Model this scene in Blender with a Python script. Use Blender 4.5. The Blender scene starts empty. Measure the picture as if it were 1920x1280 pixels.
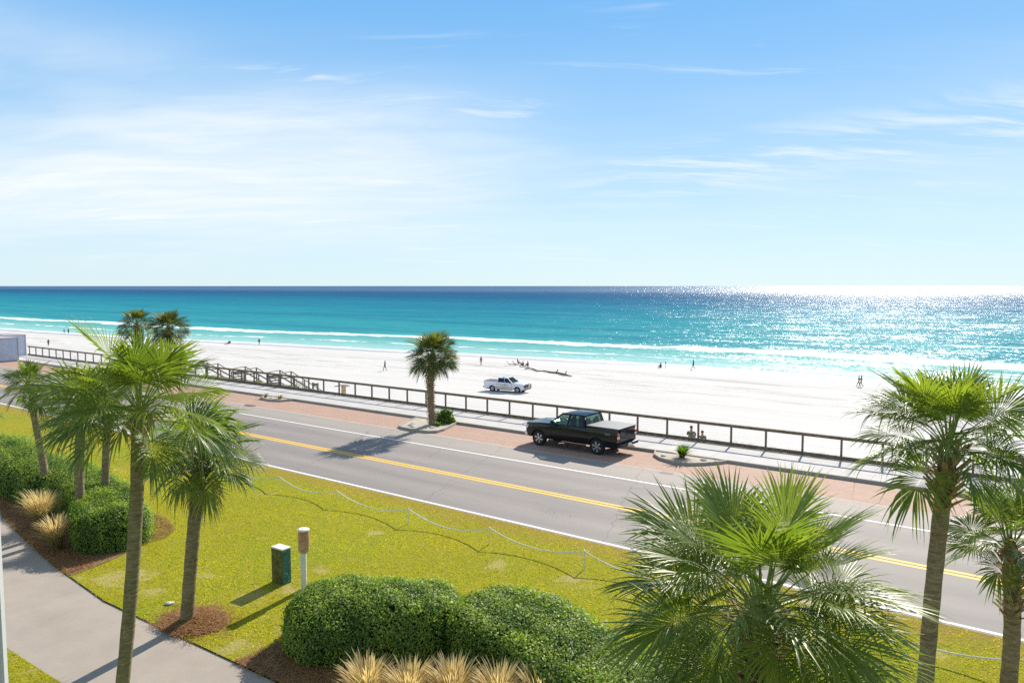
import bpy, bmesh, math, random
import numpy as np
from mathutils import Vector, Matrix
random.seed(7)
PI = math.pi
rad = math.radians
scene = bpy.context.scene
COL = scene.collection

# ------------------------------------------------------------------ camera, sky, sun, exposure
FPX, CAMH = 1400.0, 8.7
PITCH = math.atan(104 / FPX)
cd = bpy.data.cameras.new("camera")
cd.sensor_width = 36
cd.lens = FPX / 1920 * 36
cd.clip_start = 0.1
cd.clip_end = 200000
cam = bpy.data.objects.new("camera", cd)
COL.objects.link(cam)
cam.location = (0, 0, CAMH)
cam.rotation_euler = (PI / 2 - PITCH, 0, 0)
scene.camera = cam
scene.view_settings.view_transform = 'Standard'
scene.view_settings.look = 'None'
scene.view_settings.exposure = 0.73
scene.view_settings.gamma = 1
scene.view_settings.use_curve_mapping = False
scene.cycles.use_denoising = False
scene.cycles.max_bounces = 6
scene.cycles.transparent_max_bounces = 6

SUN_AZ, SUN_EL = rad(26.5), rad(33.5)      # azimuth clockwise from +Y
sun_dir = Vector((math.sin(SUN_AZ) * math.cos(SUN_EL), math.cos(SUN_AZ) * math.cos(SUN_EL), math.sin(SUN_EL)))
sl = bpy.data.lights.new("sun", 'SUN')
sl.energy = 4.3
sl.angle = rad(0.53)
sl.color = (1, 0.925, 0.81)
so = bpy.data.objects.new("sun", sl)
COL.objects.link(so)
so.rotation_euler = sun_dir.to_track_quat('Z', 'Y').to_euler()

world = bpy.data.worlds.new("World")
scene.world = world
world.use_nodes = True


class NT:
    def __init__(s, tree):
        s.t = tree
        tree.nodes.clear()

    def n(s, typ, ins=None, **props):
        nd = s.t.nodes.new(typ)
        for k, v in props.items():
            setattr(nd, k, v)
        for k, v in (ins or {}).items():
            sock = nd.inputs[k]
            if isinstance(v, bpy.types.NodeSocket):
                s.t.links.new(v, sock)
            elif hasattr(sock, 'default_value'):
                if isinstance(v, tuple) and len(v) == 3 and sock.type == 'RGBA':
                    v = (*v, 1)
                sock.default_value = v
        return nd

    def math(s, op, a, b=0.0, clamp=False, c=0.0):
        nd = s.n('ShaderNodeMath', {0: a, 1: b, 2: c}, operation=op)
        nd.use_clamp = clamp
        return nd.outputs[0]

    def ramp(s, fac, stops, interp='LINEAR'):
        nd = s.n('ShaderNodeValToRGB', {'Fac': fac})
        cr = nd.color_ramp
        cr.interpolation = interp
        while len(cr.elements) < len(stops):
            cr.elements.new(0.5)
        for e, (p, c) in zip(cr.elements, stops):
            e.position = p
            e.color = (*c, 1) if len(c) == 3 else c
        return nd.outputs['Color']

    def mix(s, fac, a, b, blend='MIX'):
        nd = s.n('ShaderNodeMix', data_type='RGBA', blend_type=blend)
        for k, v in ((0, fac), (6, a), (7, b)):
            if isinstance(v, bpy.types.NodeSocket):
                s.t.links.new(v, nd.inputs[k])
            else:
                nd.inputs[k].default_value = (*v, 1) if isinstance(v, tuple) and len(v) == 3 else v
        return nd.outputs[2]

    def noise(s, vec, scale, detail=4, rough=0.55, dist=0.0, out='Fac'):
        return s.n('ShaderNodeTexNoise', {'Vector': vec, 'Scale': scale, 'Detail': detail, 'Roughness': rough, 'Distortion': dist}).outputs[out]

    def mapping(s, vec, scale=(1, 1, 1), loc=(0, 0, 0), rot=(0, 0, 0)):
        return s.n('ShaderNodeMapping', {'Vector': vec, 'Scale': scale, 'Location': loc, 'Rotation': rot}).outputs[0]

    def sstep(s, x, a, b):
        return s.n('ShaderNodeMapRange', {'Value': x, 'From Min': a, 'From Max': b}, interpolation_type='SMOOTHSTEP').outputs[0]


w = NT(world.node_tree)
sky = w.n('ShaderNodeTexSky', sky_type='NISHITA', sun_disc=False, sun_elevation=SUN_EL, sun_rotation=SUN_AZ,
          altitude=0, air_density=1.0, dust_density=0.15, ozone_density=2.2)
gen = w.n('ShaderNodeTexCoord').outputs['Generated']
sep = w.n('ShaderNodeSeparateXYZ', {0: gen})
zc = w.math('MAXIMUM', sep.outputs[2], 0.03)
cx = w.math('DIVIDE', sep.outputs[0], w.math('ADD', zc, 0.12))
cy = w.math('DIVIDE', sep.outputs[1], w.math('ADD', zc, 0.12))
cv = w.n('ShaderNodeCombineXYZ', {0: cx, 1: cy, 2: 0.0}).outputs[0]
warp = w.n('ShaderNodeVectorMath', {0: cv, 1: w.n('ShaderNodeVectorMath', {0: w.noise(w.mapping(cv, (0.5, 0.5, 1)), 1.2, 3, 0.5, out='Color'), 'Scale': 0.8}, operation='SCALE').outputs[0]}, operation='ADD').outputs[0]
# thin veil, broad and soft, thicker to the left
veil = w.noise(w.mapping(warp, (0.40, 0.75, 1), (3.1, 0.4, 0), (0, 0, 0.25)), 0.9, 6, 0.48)
leftw = w.sstep(w.math('ADD', sep.outputs[0], w.math('MULTIPLY', sep.outputs[2], 0.1)), 0.3, -0.42)
mid = w.math('MULTIPLY', w.sstep(sep.outputs[2], 0.33, 0.20), w.sstep(sep.outputs[2], -0.02, 0.12))
veil_f = w.math('MULTIPLY', w.math('MULTIPLY', w.sstep(veil, 0.30, 0.62), w.math('ADD', 0.74, w.math('MULTIPLY', w.sstep(w.noise(w.mapping(warp, (0.8, 3.0, 1), (1, 2, 0), (0, 0, 0.15)), 1.6, 8, 0.62), 0.35, 0.65), 0.36))), w.math('MULTIPLY', w.math('ADD', w.math('MULTIPLY', leftw, 0.85), 0.34), mid))
# fine wisps with fibres
fib = w.noise(w.mapping(warp, (0.9, 5.0, 1), (0.7, 2.2, 0), (0, 0, 0.18)), 1.5, 8, 0.62, 0.3)
patch = w.noise(w.mapping(cv, (0.35, 1.0, 1), (5.3, 1.1, 0)), 1.3, 3, 0.55)
wisp = w.math('MULTIPLY', w.sstep(fib, 0.52, 0.78), w.sstep(patch, 0.46, 0.60))
el_ = w.math('SUBTRACT', sep.outputs[2], w.math('ADD', 0.125, w.math('MULTIPLY', sep.outputs[0], 0.10)))
bandr = w.math('MULTIPLY', w.sstep(w.math('ABSOLUTE', el_), 0.055, 0.0), w.sstep(sep.outputs[0], 0.02, 0.2))
band2 = w.math('MULTIPLY', bandr, w.sstep(w.noise(w.mapping(warp, (0.9, 4.0, 1), (2, 7, 0), (0, 0, 0.2)), 1.7, 8, 0.65), 0.42, 0.68))
wisp = w.math('MAXIMUM', wisp, band2)
cl = w.math('ADD', w.math('MULTIPLY', veil_f, 0.72), w.math('MULTIPLY', wisp, 0.68), clamp=True)
tinted = w.mix(1.0, sky.outputs[0], (0.74, 0.98, 1.16), 'MULTIPLY')
air = w.ramp(sep.outputs[2], [(0.0, (0.60, 0.745, 0.80)), (0.08, (0.52, 0.70, 0.815)), (0.165, (0.37, 0.59, 0.80)), (0.26, (0.245, 0.49, 0.785)), (0.36, (0.155, 0.415, 0.77)), (0.5, (0.24, 0.38, 0.60)), (0.8, (0.30, 0.38, 0.50))])
air = w.mix(1.0, air, (9.8, 9.8, 9.8), 'MULTIPLY')
lum = w.mix(0.88, tinted, air)
cloudc = w.mix(cl, lum, (7.6, 8.1, 8.4))
bg = w.n('ShaderNodeBackground', {'Color': cloudc, 'Strength': 0.074})
w.n('ShaderNodeOutputWorld', {'Surface': bg.outputs[0]})

# ------------------------------------------------------------------ frames
_L = math.hypot(1910 / FPX, math.cos(PITCH) + math.sin(PITCH) * 104 / FPX)
U = Vector((-1910 / FPX / _L, (math.cos(PITCH) + math.sin(PITCH) * 104 / FPX) / _L, 0))   # along the road, away
Nn = Vector((U.y, -U.x, 0))                                                            # toward the sea
ROADROT = math.atan2(-U.y, -U.x)


def R(s, v, z=0.0):
    return U * s + Nn * v + Vector((0, 0, z))


def at(px, py, z=0.0):
    x = (px - 960) / FPX
    y = -(py - 640) / FPX
    dy = math.cos(PITCH) + math.sin(PITCH) * y
    dz = -math.sin(PITCH) + math.cos(PITCH) * y
    t = (z - CAMH) / dz
    return Vector((x * t, dy * t, z))


def sv(p):
    return (p.x * U.x + p.y * U.y, p.x * Nn.x + p.y * Nn.y)


# ------------------------------------------------------------------ materials
MATS = {}


def mat(name):
    m = bpy.data.materials.new(name)
    m.use_nodes = True
    MATS[name] = m
    return m, NT(m.node_tree)


def simple(name, col, rough=0.6, metal=0.0, var=0.12, scale=8.0, bump=0.0, spec=0.5, coat=0.0, col2=None):
    m, t = mat(name)
    oc = t.n('ShaderNodeTexCoord').outputs['Object']
    nz = t.noise(oc, scale, 5, 0.6)
    c2 = col2 or tuple(max(0, c * (1 - 2.2 * var)) for c in col)
    c1 = tuple(min(1, c * (1 + var)) for c in col)
    c = t.ramp(nz, [(0.3, c2), (0.7, c1)])
    ins = {'Base Color': c, 'Roughness': rough, 'Metallic': metal, 'Specular IOR Level': spec, 'Coat Weight': coat}
    if bump:
        ins['Normal'] = t.n('ShaderNodeBump', {'Height': t.noise(oc, scale * 4, 6, 0.65), 'Strength': bump, 'Distance': 0.02}).outputs[0]
    p = t.n('ShaderNodeBsdfPrincipled', ins)
    t.n('ShaderNodeOutputMaterial', {'Surface': p.outputs[0]})
    return m


def leafy(name, dark, light, tipc=None, trans=0.45, rough=0.4, spec=0.4, tcol=(1.5, 1.7, 0.6)):
    """foliage: colour follows the per-leaf 'tint' attribute; thin, so some light passes through"""
    m, t = mat(name)
    ti = t.n('ShaderNodeAttribute', attribute_name='tint').outputs['Fac']
    c = t.mix(ti, dark, light)
    if tipc:
        tp = t.n('ShaderNodeAttribute', attribute_name='tip').outputs['Fac']
        c = t.mix(t.sstep(tp, 0.82, 1.0), c, tipc)
    p = t.n('ShaderNodeBsdfPrincipled', {'Base Color': c, 'Roughness': rough, 'Specular IOR Level': spec})
    tr = t.n('ShaderNodeBsdfTranslucent', {'Color': t.mix(1.0, c, tcol, 'MULTIPLY')})
    mx = t.n('ShaderNodeMixShader', {0: trans, 1: p.outputs[0], 2: tr.outputs[0]})
    t.n('ShaderNodeOutputMaterial', {'Surface': mx.outputs[0]})
    return m


PATCHES = [(215, 1085, 1.0), (265, 1078, 0.6), (285, 1110, 0.45), (470, 1120, 0.6), (540, 1105, 0.5), (600, 1070, 0.4), (440, 1212, 0.55), (380, 1080, 0.35), (700, 1000, 0.4), (1080, 1090, 0.6), (930, 1060, 0.5), (1750, 1230, 0.5)]
# lawn
m, t = mat('lawn')
oc = t.n('ShaderNodeTexCoord').outputs['Object']
big = t.noise(oc, 0.22, 4, 0.55)
midn = t.noise(oc, 2.2, 5, 0.6)
fine = t.noise(oc, 28, 4, 0.7)
c = t.ramp(big, [(0.3, (0.42, 0.35, 0.018)), (0.55, (0.36, 0.35, 0.018)), (0.75, (0.28, 0.33, 0.018))])
c = t.mix(t.sstep(midn, 0.50, 0.72), c, (0.44, 0.36, 0.05))
c = t.mix(t.sstep(fine, 0.40, 0.75), c, (0.09, 0.11, 0.010))
clm = t.noise(oc, 5.5, 6, 0.7)
c = t.mix(t.math('MULTIPLY', t.sstep(clm, 0.50, 0.66), 0.6), c, (0.12, 0.155, 0.012))
dry = t.math('MULTIPLY', t.sstep(t.noise(oc, 0.55, 5, 0.65), 0.60, 0.74), 0.7)
c = t.mix(dry, c, (0.40, 0.33, 0.13))
yv = t.n('ShaderNodeSeparateXYZ', {0: oc}).outputs[1]
for (px, py, rr_) in PATCHES:
    q_ = sv(at(px, py))
    dd_ = t.n('ShaderNodeVectorMath', {0: t.n('ShaderNodeVectorMath', {0: oc, 1: (-q_[0], q_[1], 0.02)}, operation='SUBTRACT').outputs[0]}, operation='LENGTH').outputs['Value']
    pm_ = t.sstep(t.math('ADD', dd_, t.math('MULTIPLY', t.math('SUBTRACT', midn, 0.5), rr_ * 4.5)), rr_, rr_ * 0.1)
    c = t.mix(t.math('MULTIPLY', pm_, 0.6), c, (0.48, 0.38, 0.17))
edge = t.math('MULTIPLY', t.sstep(t.math('ADD', yv, t.math('MULTIPLY', midn, 2.2)), 21.0, 22.6), 0.75)
c = t.mix(edge, c, (0.33, 0.22, 0.05))
bmp = t.n('ShaderNodeBump', {'Height': t.noise(oc, 14, 8, 0.75), 'Strength': 0.9, 'Distance': 0.06}).outputs[0]
p = t.n('ShaderNodeBsdfPrincipled', {'Base Color': c, 'Roughness': 0.95, 'Specular IOR Level': 0.1, 'Normal': bmp})
t.n('ShaderNodeOutputMaterial', {'Surface': p.outputs[0]})

# asphalt
m, t = mat('asphalt')
oc = t.n('ShaderNodeTexCoord').outputs['Object']
st = t.mapping(oc, (0.12, 1.3, 1))
c = t.ramp(t.noise(st, 0.9, 5, 0.6), [(0.25, (0.21, 0.182, 0.163)), (0.7, (0.278, 0.242, 0.216))])
agg = t.noise(oc, 75, 3, 0.8)
c = t.mix(t.math('MULTIPLY', t.sstep(agg, 0.35, 0.75), 0.35), c, (0.36, 0.34, 0.33))
yv = t.n('ShaderNodeSeparateXYZ', {0: oc}).outputs[1]
lane = t.math('MULTIPLY', t.math('SINE', t.math('MULTIPLY', t.math('SUBTRACT', yv, 21.9), 2 * PI / 1.95)), 0.5)
c = t.mix(t.math('MULTIPLY', t.math('ADD', lane, 0.5), 0.30), c, (0.14, 0.135, 0.14))
shoulder = t.sstep(yv, 29.95, 30.05)
c = t.mix(t.math('MULTIPLY', shoulder, 0.6), c, (0.36, 0.315, 0.27))
blot = t.noise(oc, 0.6, 6, 0.7)
c = t.mix(t.math('MULTIPLY', t.sstep(blot, 0.6, 0.8), 0.35), c, (0.12, 0.115, 0.115))
# cracks: thin wandering lines
wv = t.n('ShaderNodeVectorMath', {0: oc, 1: t.n('ShaderNodeVectorMath', {0: t.noise(oc, 0.7, 6, 0.65, out='Color'), 'Scale': 1.2}, operation='SCALE').outputs[0]}, operation='ADD').outputs[0]
vor = t.n('ShaderNodeTexVoronoi', {'Vector': t.mapping(wv, (0.10, 0.22, 0)), 'Scale': 1.0}, feature='DISTANCE_TO_EDGE').outputs['Distance']
crk = t.math('MULTIPLY', t.sstep(vor, 0.0030, 0.0008), 0.3)
c = t.mix(crk, c, (0.05, 0.048, 0.05))
xv = t.n('ShaderNodeSeparateXYZ', {0: oc}).outputs[0]
xw = t.math('ADD', t.math('ADD', xv, t.math('MULTIPLY', yv, 0.35)), t.math('MULTIPLY', t.noise(oc, 0.9, 6, 0.7), 0.9))
fr = t.math('ABSOLUTE', t.math('SUBTRACT', t.math('FRACT', t.math('DIVIDE', xw, 8.3)), 0.5))
c = t.mix(t.math('MULTIPLY', t.sstep(fr, 0.0026, 0.0010), 0.6), c, (0.06, 0.055, 0.052))
# dark scrubbed tyre patch in the near lane
sk = at(1045, 962)
skl = (-sv(sk)[0], sv(sk)[1], 0)
dv = t.n('ShaderNodeVectorMath', {0: oc, 1: skl}, operation='SUBTRACT').outputs[0]
rr = t.n('ShaderNodeVectorMath', {0: t.mapping(dv, (0.62, 1.2, 1))}, operation='LENGTH').outputs['Value']
ring = t.math('MULTIPLY', t.sstep(rr, 0.85, 0.2), t.sstep(t.noise(oc, 6, 8, 0.8, 2.0), 0.5, 0.60))
c = t.mix(t.math('MULTIPLY', ring, 0.75), c, (0.06, 0.06, 0.07))
bmp = t.n('ShaderNodeBump', {'Height': agg, 'Strength': 0.35, 'Distance': 0.01}).outputs[0]
p = t.n('ShaderNodeBsdfPrincipled', {'Base Color': c, 'Roughness': 0.78, 'Specular IOR Level': 0.35, 'Normal': bmp})
t.n('ShaderNodeOutputMaterial', {'Surface': p.outputs[0]})

# worn paint
for nm, pc in (('white_paint', (0.80, 0.79, 0.76)), ('yellow_paint', (0.86, 0.48, 0.012))):
    m, t = mat(nm)
    oc = t.n('ShaderNodeTexCoord').outputs['Object']
    wear = t.sstep(t.noise(t.mapping(oc, (0.8, 2, 1)), 5, 8, 0.7), 0.60, 0.75)
    c = t.mix(t.math('MULTIPLY', wear, 0.25), pc, (0.27, 0.255, 0.245))
    p = t.n('ShaderNodeBsdfPrincipled', {'Base Color': c, 'Roughness': 0.7})
    t.n('ShaderNodeOutputMaterial', {'Surface': p.outputs[0]})

# brick pavers
m, t = mat('brick_pavers')
oc = t.n('ShaderNodeTexCoord').outputs['Object']
bk = t.n('ShaderNodeTexBrick', {'Vector': oc, 'Color1': (0.42, 0.245, 0.16), 'Color2': (0.345, 0.19, 0.128), 'Mortar': (0.40, 0.31, 0.26), 'Scale': 1.0,
                               'Mortar Size': 0.012, 'Brick Width': 0.22, 'Row Height': 0.11, 'Bias': 0.0})
c = bk.outputs['Color']
c = t.mix(t.math('MULTIPLY', t.sstep(t.noise(oc, 0.9, 5, 0.65), 0.45, 0.75), 0.45), c, (0.47, 0.34, 0.28))
c = t.mix(t.math('MULTIPLY', t.sstep(t.noise(t.mapping(oc, (0.5, 1, 1)), 0.8, 6, 0.7), 0.6, 0.8), 0.4), c, (0.20, 0.12, 0.10))
yv = t.n('ShaderNodeSeparateXYZ', {0: oc}).outputs[1]
c = t.mix(t.math('MULTIPLY', t.sstep(t.math('ADD', yv, t.math('MULTIPLY', t.noise(oc, 3, 4, 0.6), 0.3)), 32.45, 32.15), 0.8), c, (0.52, 0.47, 0.40))
bmp = t.n('ShaderNodeBump', {'Height': bk.outputs['Fac'], 'Strength': 0.4, 'Distance': -0.01}).outputs[0]
p = t.n('ShaderNodeBsdfPrincipled', {'Base Color': c, 'Roughness': 0.85, 'Normal': bmp})
t.n('ShaderNodeOutputMaterial', {'Surface': p.outputs[0]})

# concretes
def concrete(name, ca, cb, joint=None, stain=(0.2, 0.17, 0.14), stain_amt=0.4):
    m, t = mat(name)
    oc = t.n('ShaderNodeTexCoord').outputs['Object']
    c = t.ramp(t.noise(oc, 0.7, 6, 0.65), [(0.3, ca), (0.7, cb)])
    c = t.mix(t.math('MULTIPLY', t.sstep(t.noise(oc, 90, 3, 0.8), 0.45, 0.75), 0.3), c, tuple(x * 0.6 for x in ca))
    c = t.mix(t.math('MULTIPLY', t.sstep(t.noise(oc, 1.7, 7, 0.7), 0.58, 0.75), stain_amt), c, stain)
    if joint:
        xv = t.n('ShaderNodeSeparateXYZ', {0: oc}).outputs[0]
        fr = t.math('FRACT', t.math('DIVIDE', xv, joint))
        j = t.math('LESS_THAN', t.math('ABSOLUTE', t.math('SUBTRACT', fr, 0.5)), 0.012 / joint)
        c = t.mix(t.math('MULTIPLY', j, 0.6), c, (0.12, 0.11, 0.10))
    bmp = t.n('ShaderNodeBump', {'Height': t.noise(oc, 60, 5, 0.8), 'Strength': 0.3, 'Distance': 0.01}).outputs[0]
    p = t.n('ShaderNodeBsdfPrincipled', {'Base Color': c, 'Roughness': 0.85, 'Specular IOR Level': 0.3, 'Normal': bmp})
    t.n('ShaderNodeOutputMaterial', {'Surface': p.outputs[0]})


concrete('sidewalk_concrete', (0.46, 0.44, 0.42), (0.56, 0.53, 0.50), 1.85, (0.38, 0.35, 0.33), 0.3)
concrete('kerb_concrete', (0.36, 0.33, 0.27), (0.45, 0.41, 0.35), 3.0)
concrete('path_concrete', (0.33, 0.28, 0.235), (0.41, 0.35, 0.295), None, (0.44, 0.31, 0.19), 0.75)
concrete('pale_gravel', (0.40, 0.34, 0.27), (0.52, 0.46, 0.38), None, (0.24, 0.17, 0.11), 0.7)

# sand
m, t = mat('beach_sand')
oc = t.n('ShaderNodeTexCoord').outputs['Object']
wat = t.n('ShaderNodeAttribute', attribute_name='w').outputs['Fac']
c = t.ramp(t.noise(t.mapping(oc, (0.15, 1, 1)), 0.12, 6, 0.6), [(0.3, (0.53, 0.512, 0.49)), (0.7, (0.60, 0.58, 0.555))])
foot = t.noise(oc, 1.6, 6, 0.75)
band = t.math('MULTIPLY', t.sstep(wat, -62, -38), t.sstep(wat, -10, -24))
c = t.mix(t.math('MULTIPLY', t.math('MULTIPLY', band, t.sstep(t.noise(t.mapping(oc, (0.10, 0.8, 1)), 0.5, 7, 0.72), 0.50, 0.64)), 0.7), c, (0.29, 0.28, 0.27))
spk = t.math('MULTIPLY', t.math('MULTIPLY', band, t.sstep(t.noise(t.mapping(oc, (0.5, 1, 1)), 1.4, 4, 0.8), 0.665, 0.70)), 0.5)
c = t.mix(spk, c, (0.22, 0.19, 0.16))
wet = t.sstep(t.math('ADD', wat, t.math('MULTIPLY', t.noise(t.mapping(oc, (0.06, 0.3, 1)), 1, 3, 0.5), 6)), -5.5, -1.5)
c = t.mix(wet, c, (0.33, 0.325, 0.35))
# wheel ruts: pairs of fine lines running along the beach
yw = t.math('ADD', t.n('ShaderNodeSeparateXYZ', {0: oc}).outputs[1], t.math('MULTIPLY', t.noise(t.mapping(oc, (0.03, 0.03, 1)), 1.0, 2, 0.4), 9))
rut = t.math('ABSOLUTE', t.math('SINE', t.math('MULTIPLY', yw, 0.62)))
rutf = t.math('MULTIPLY', t.sstep(rut, 0.09, 0.02), t.math('MULTIPLY', t.sstep(t.noise(t.mapping(oc, (0.05, 0.2, 1)), 1, 3, 0.6), 0.46, 0.62), t.sstep(wat, -25, -45)))
c = t.mix(t.math('MULTIPLY', rutf, 0.6), c, (0.36, 0.35, 0.34))
hgt = t.math('ADD', t.math('MULTIPLY', foot, 0.5), t.math('MULTIPLY', rutf, -0.6))
bmp = t.n('ShaderNodeBump', {'Height': hgt, 'Strength': t.math('ADD', 0.3, t.math('MULTIPLY', band, 0.6)), 'Distance': 0.25}).outputs[0]
p = t.n('ShaderNodeBsdfPrincipled', {'Base Color': c, 'Roughness': t.math('SUBTRACT', 0.95, t.math('MULTIPLY', wet, 0.45)), 'Specular IOR Level': 0.2, 'Normal': bmp})
t.n('ShaderNodeOutputMaterial', {'Surface': p.outputs[0]})

# sea water
m, t = mat('sea_water')
oc = t.n('ShaderNodeTexCoord').outputs['Object']
wat = t.n('ShaderNodeAttribute', attribute_name='w').outputs['Fac']
lw = t.math('LOGARITHM', t.math('MAXIMUM', t.math('ADD', wat, 12.0), 1.0), 10.0)      # log10(w+12)
wob = t.math('MULTIPLY', t.math('SUBTRACT', t.noise(t.mapping(oc, (0.0025, 0.012, 1)), 1.0, 4, 0.55), 0.5), 0.42)
k = t.math('DIVIDE', t.math('SUBTRACT', t.math('ADD', lw, wob), 1.0), 3.2)
base = t.ramp(k, [(0.0, (0.36, 0.53, 0.52)), (0.09, (0.30, 0.52, 0.50)), (0.20, (0.12, 0.38, 0.36)), (0.28, (0.034, 0.285, 0.31)), (0.40, (0.014, 0.225, 0.275)),
                  (0.50, (0.009, 0.165, 0.25)), (0.57, (0.006, 0.095, 0.20)), (0.65, (0.005, 0.055, 0.155)), (1.0, (0.005, 0.045, 0.14))])
stre = t.noise(t.mapping(oc, (0.008, 0.05, 1), (3, 0, 0)), 1.0, 5, 0.6)
base = t.mix(t.math('MULTIPLY', t.sstep(stre, 0.40, 0.72), t.math('MULTIPLY', t.sstep(wat, 15, 80), 0.6)), base, (0.006, 0.125, 0.22))
rip = t.noise(t.mapping(oc, (0.10, 0.45, 1)), 1.0, 6, 0.7)
base = t.mix(t.math('MULTIPLY', t.sstep(rip, 0.50, 0.70), 0.36), base, (0.008, 0.12, 0.20))
base = t.mix(t.math('MULTIPLY', t.sstep(rip, 0.46, 0.28), 0.18), base, (0.10, 0.42, 0.44))
# foam: breaker line ~46 m out, swash edge, scattered second line to the right
sx = t.n('ShaderNodeSeparateXYZ', {0: oc}).outputs[0]
lowf = t.math('MULTIPLY', t.math('SUBTRACT', t.noise(t.mapping(oc, (0.012, 0.0, 1)), 1.0, 3, 0.6), 0.5), 22.0)
wb = t.math('SUBTRACT', wat, t.math('ADD', lowf, 46.0))
ragged = t.noise(t.mapping(oc, (0.10, 0.22, 1), (1, 7, 0)), 1.0, 7, 0.68)
hf = t.noise(t.mapping(oc, (0.35, 0.8, 1)), 1.0, 6, 0.75)


def foam_line(dist, width, thr, soft=0.10):
    d = t.math('SUBTRACT', 1.0, t.math('DIVIDE', t.math('ABSOLUTE', dist), width), clamp=True)
    v = t.math('ADD', t.math('MULTIPLY', d, 0.60), t.math('MULTIPLY', t.math('SUBTRACT', t.math('ADD', t.math('MULTIPLY', ragged, 1.3), t.math('MULTIPLY', hf, 0.7)), 1.0), 0.9))
    return t.math('MULTIPLY', t.sstep(v, thr, thr + soft), t.sstep(d, 0.0, 0.15))


f1 = foam_line(wb, t.math('ADD', 9.0, t.math('MULTIPLY', t.sstep(sx, -130, 0), 8.0)), 0.27)
rightw = t.sstep(sx, -70, -5)                       # the beach to the right has more white water
leftfade = t.sstep(sx, -330, -120)
f1b = t.math('MULTIPLY', foam_line(t.math('SUBTRACT', wb, -17.0), 11.0, 0.52), rightw)
lowf2 = t.math('MULTIPLY', t.math('SUBTRACT', t.noise(t.mapping(oc, (0.02, 0.0, 1), (9, 0, 0)), 1.0, 3, 0.6), 0.5), 20.0)
f2 = t.math('MULTIPLY', foam_line(t.math('SUBTRACT', wat, t.math('ADD', lowf2, 98.0)), 14.0, 0.50), rightw)
f4 = foam_line(t.math('SUBTRACT', wat, t.math('ADD', lowf2, 19.0)), 6.0, 0.52)
f3 = foam_line(t.math('SUBTRACT', wat, t.math('ADD', 2.2, t.math('MULTIPLY', lowf, 0.10))), 3.2, 0.28)
f3b = t.math('MULTIPLY', foam_line(t.math('SUBTRACT', wat, 8.0), 12.0, 0.40), rightw)
cap = t.math('MULTIPLY', t.sstep(t.noise(t.mapping(oc, (0.06, 0.25, 1), (0, 3, 1)), 1.0, 7, 0.8), 0.715, 0.74), t.sstep(wat, 60, 110))
foam = f1
for q in (f1b, f2, f3, f3b, f4):
    foam = t.math('MAXIMUM', foam, q)
foam = t.math('MAXIMUM', foam, t.math('MULTIPLY', cap, 0.5))
colr = t.mix(foam, base, (0.86, 0.88, 0.88))
# wave facets: fractal slope field, chop on top of longer waves
def vscale(v, k):
    return t.n('ShaderNodeVectorMath', {0: v, 'Scale': k}, operation='SCALE').outputs[0]


def vop(op, a, b_):
    return t.n('ShaderNodeVectorMath', {0: a, 1: b_}, operation=op).outputs[0]


chop = vop('SUBTRACT', t.noise(t.mapping(oc, (0.7, 1.1, 1)), 1.0, 8, 0.74, 0.2, out='Color'), (0.5, 0.5, 0.5))
swell = vop('SUBTRACT', t.noise(t.mapping(oc, (0.05, 0.10, 1), (4, 4, 0)), 1.0, 5, 0.65, out='Color'), (0.5, 0.5, 0.5))
slopev = vop('MULTIPLY', vop('ADD', vscale(chop, 2.55), vscale(swell, 1.15)), (1, 1, 0))
nor = t.n('ShaderNodeVectorMath', {0: vop('ADD', (0.0, 0.0, 1.0), slopev)}, operation='NORMALIZE').outputs[0]
dif = t.n('ShaderNodeBsdfDiffuse', {'Color': colr})
gls = t.n('ShaderNodeBsdfGlossy', {'Color': (0.94, 0.97, 1.0, 1), 'Roughness': 0.23, 'Normal': nor})
glint = t.math('MAXIMUM', t.sstep(t.noise(t.mapping(oc, (0.35, 0.10, 1), (2, 9, 0)), 1.0, 9, 0.85), 0.40, 0.60), t.sstep(wat, 350, 2000))
gf = t.math('MULTIPLY', t.math('SUBTRACT', 1.0, t.math('MULTIPLY', foam, 0.8)), t.math('ADD', 0.022, t.math('MULTIPLY', glint, t.math('ADD', 0.055, t.math('MULTIPLY', t.sstep(wat, 500, 2200), 0.13)))))
mx = t.n('ShaderNodeMixShader', {0: gf, 1: dif.outputs[0], 2: gls.outputs[0]})
t.n('ShaderNodeOutputMaterial', {'Surface': mx.outputs[0]})

leafy('palm_leaf', (0.08, 0.145, 0.024), (0.22, 0.285, 0.045), (0.46, 0.39, 0.20), trans=0.45, rough=0.38, spec=0.5, tcol=(1.6, 1.6, 0.65))
leafy('palm_leaf_dark', (0.06, 0.095, 0.025), (0.18, 0.21, 0.05), (0.34, 0.25, 0.12), trans=0.32, rough=0.38, spec=0.5, tcol=(1.5, 1.4, 0.7))
leafy('dry_leaf', (0.22, 0.14, 0.06), (0.42, 0.30, 0.14), trans=0.3)
leafy('hedge_leaf', (0.085, 0.165, 0.028), (0.38, 0.46, 0.08), trans=0.38, rough=0.5, spec=0.32)
leafy('shrub_leaf', (0.05, 0.12, 0.015), (0.20, 0.30, 0.03), trans=0.4, rough=0.4)
leafy('grass_blade', (0.25, 0.27, 0.018), (0.72, 0.60, 0.05), trans=0.45, rough=0.7, spec=0.15)
leafy('tan_grass', (0.20, 0.20, 0.05), (0.62, 0.50, 0.26), trans=0.45, rough=0.7, spec=0.15, tcol=(1.3, 1.25, 1.0))
leafy('pine_needle', (0.20, 0.085, 0.025), (0.48, 0.25, 0.09), trans=0.2, rough=0.7)
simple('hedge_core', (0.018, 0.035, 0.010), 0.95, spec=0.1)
simple('petiole', (0.24, 0.30, 0.07), 0.45, var=0.2)
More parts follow.
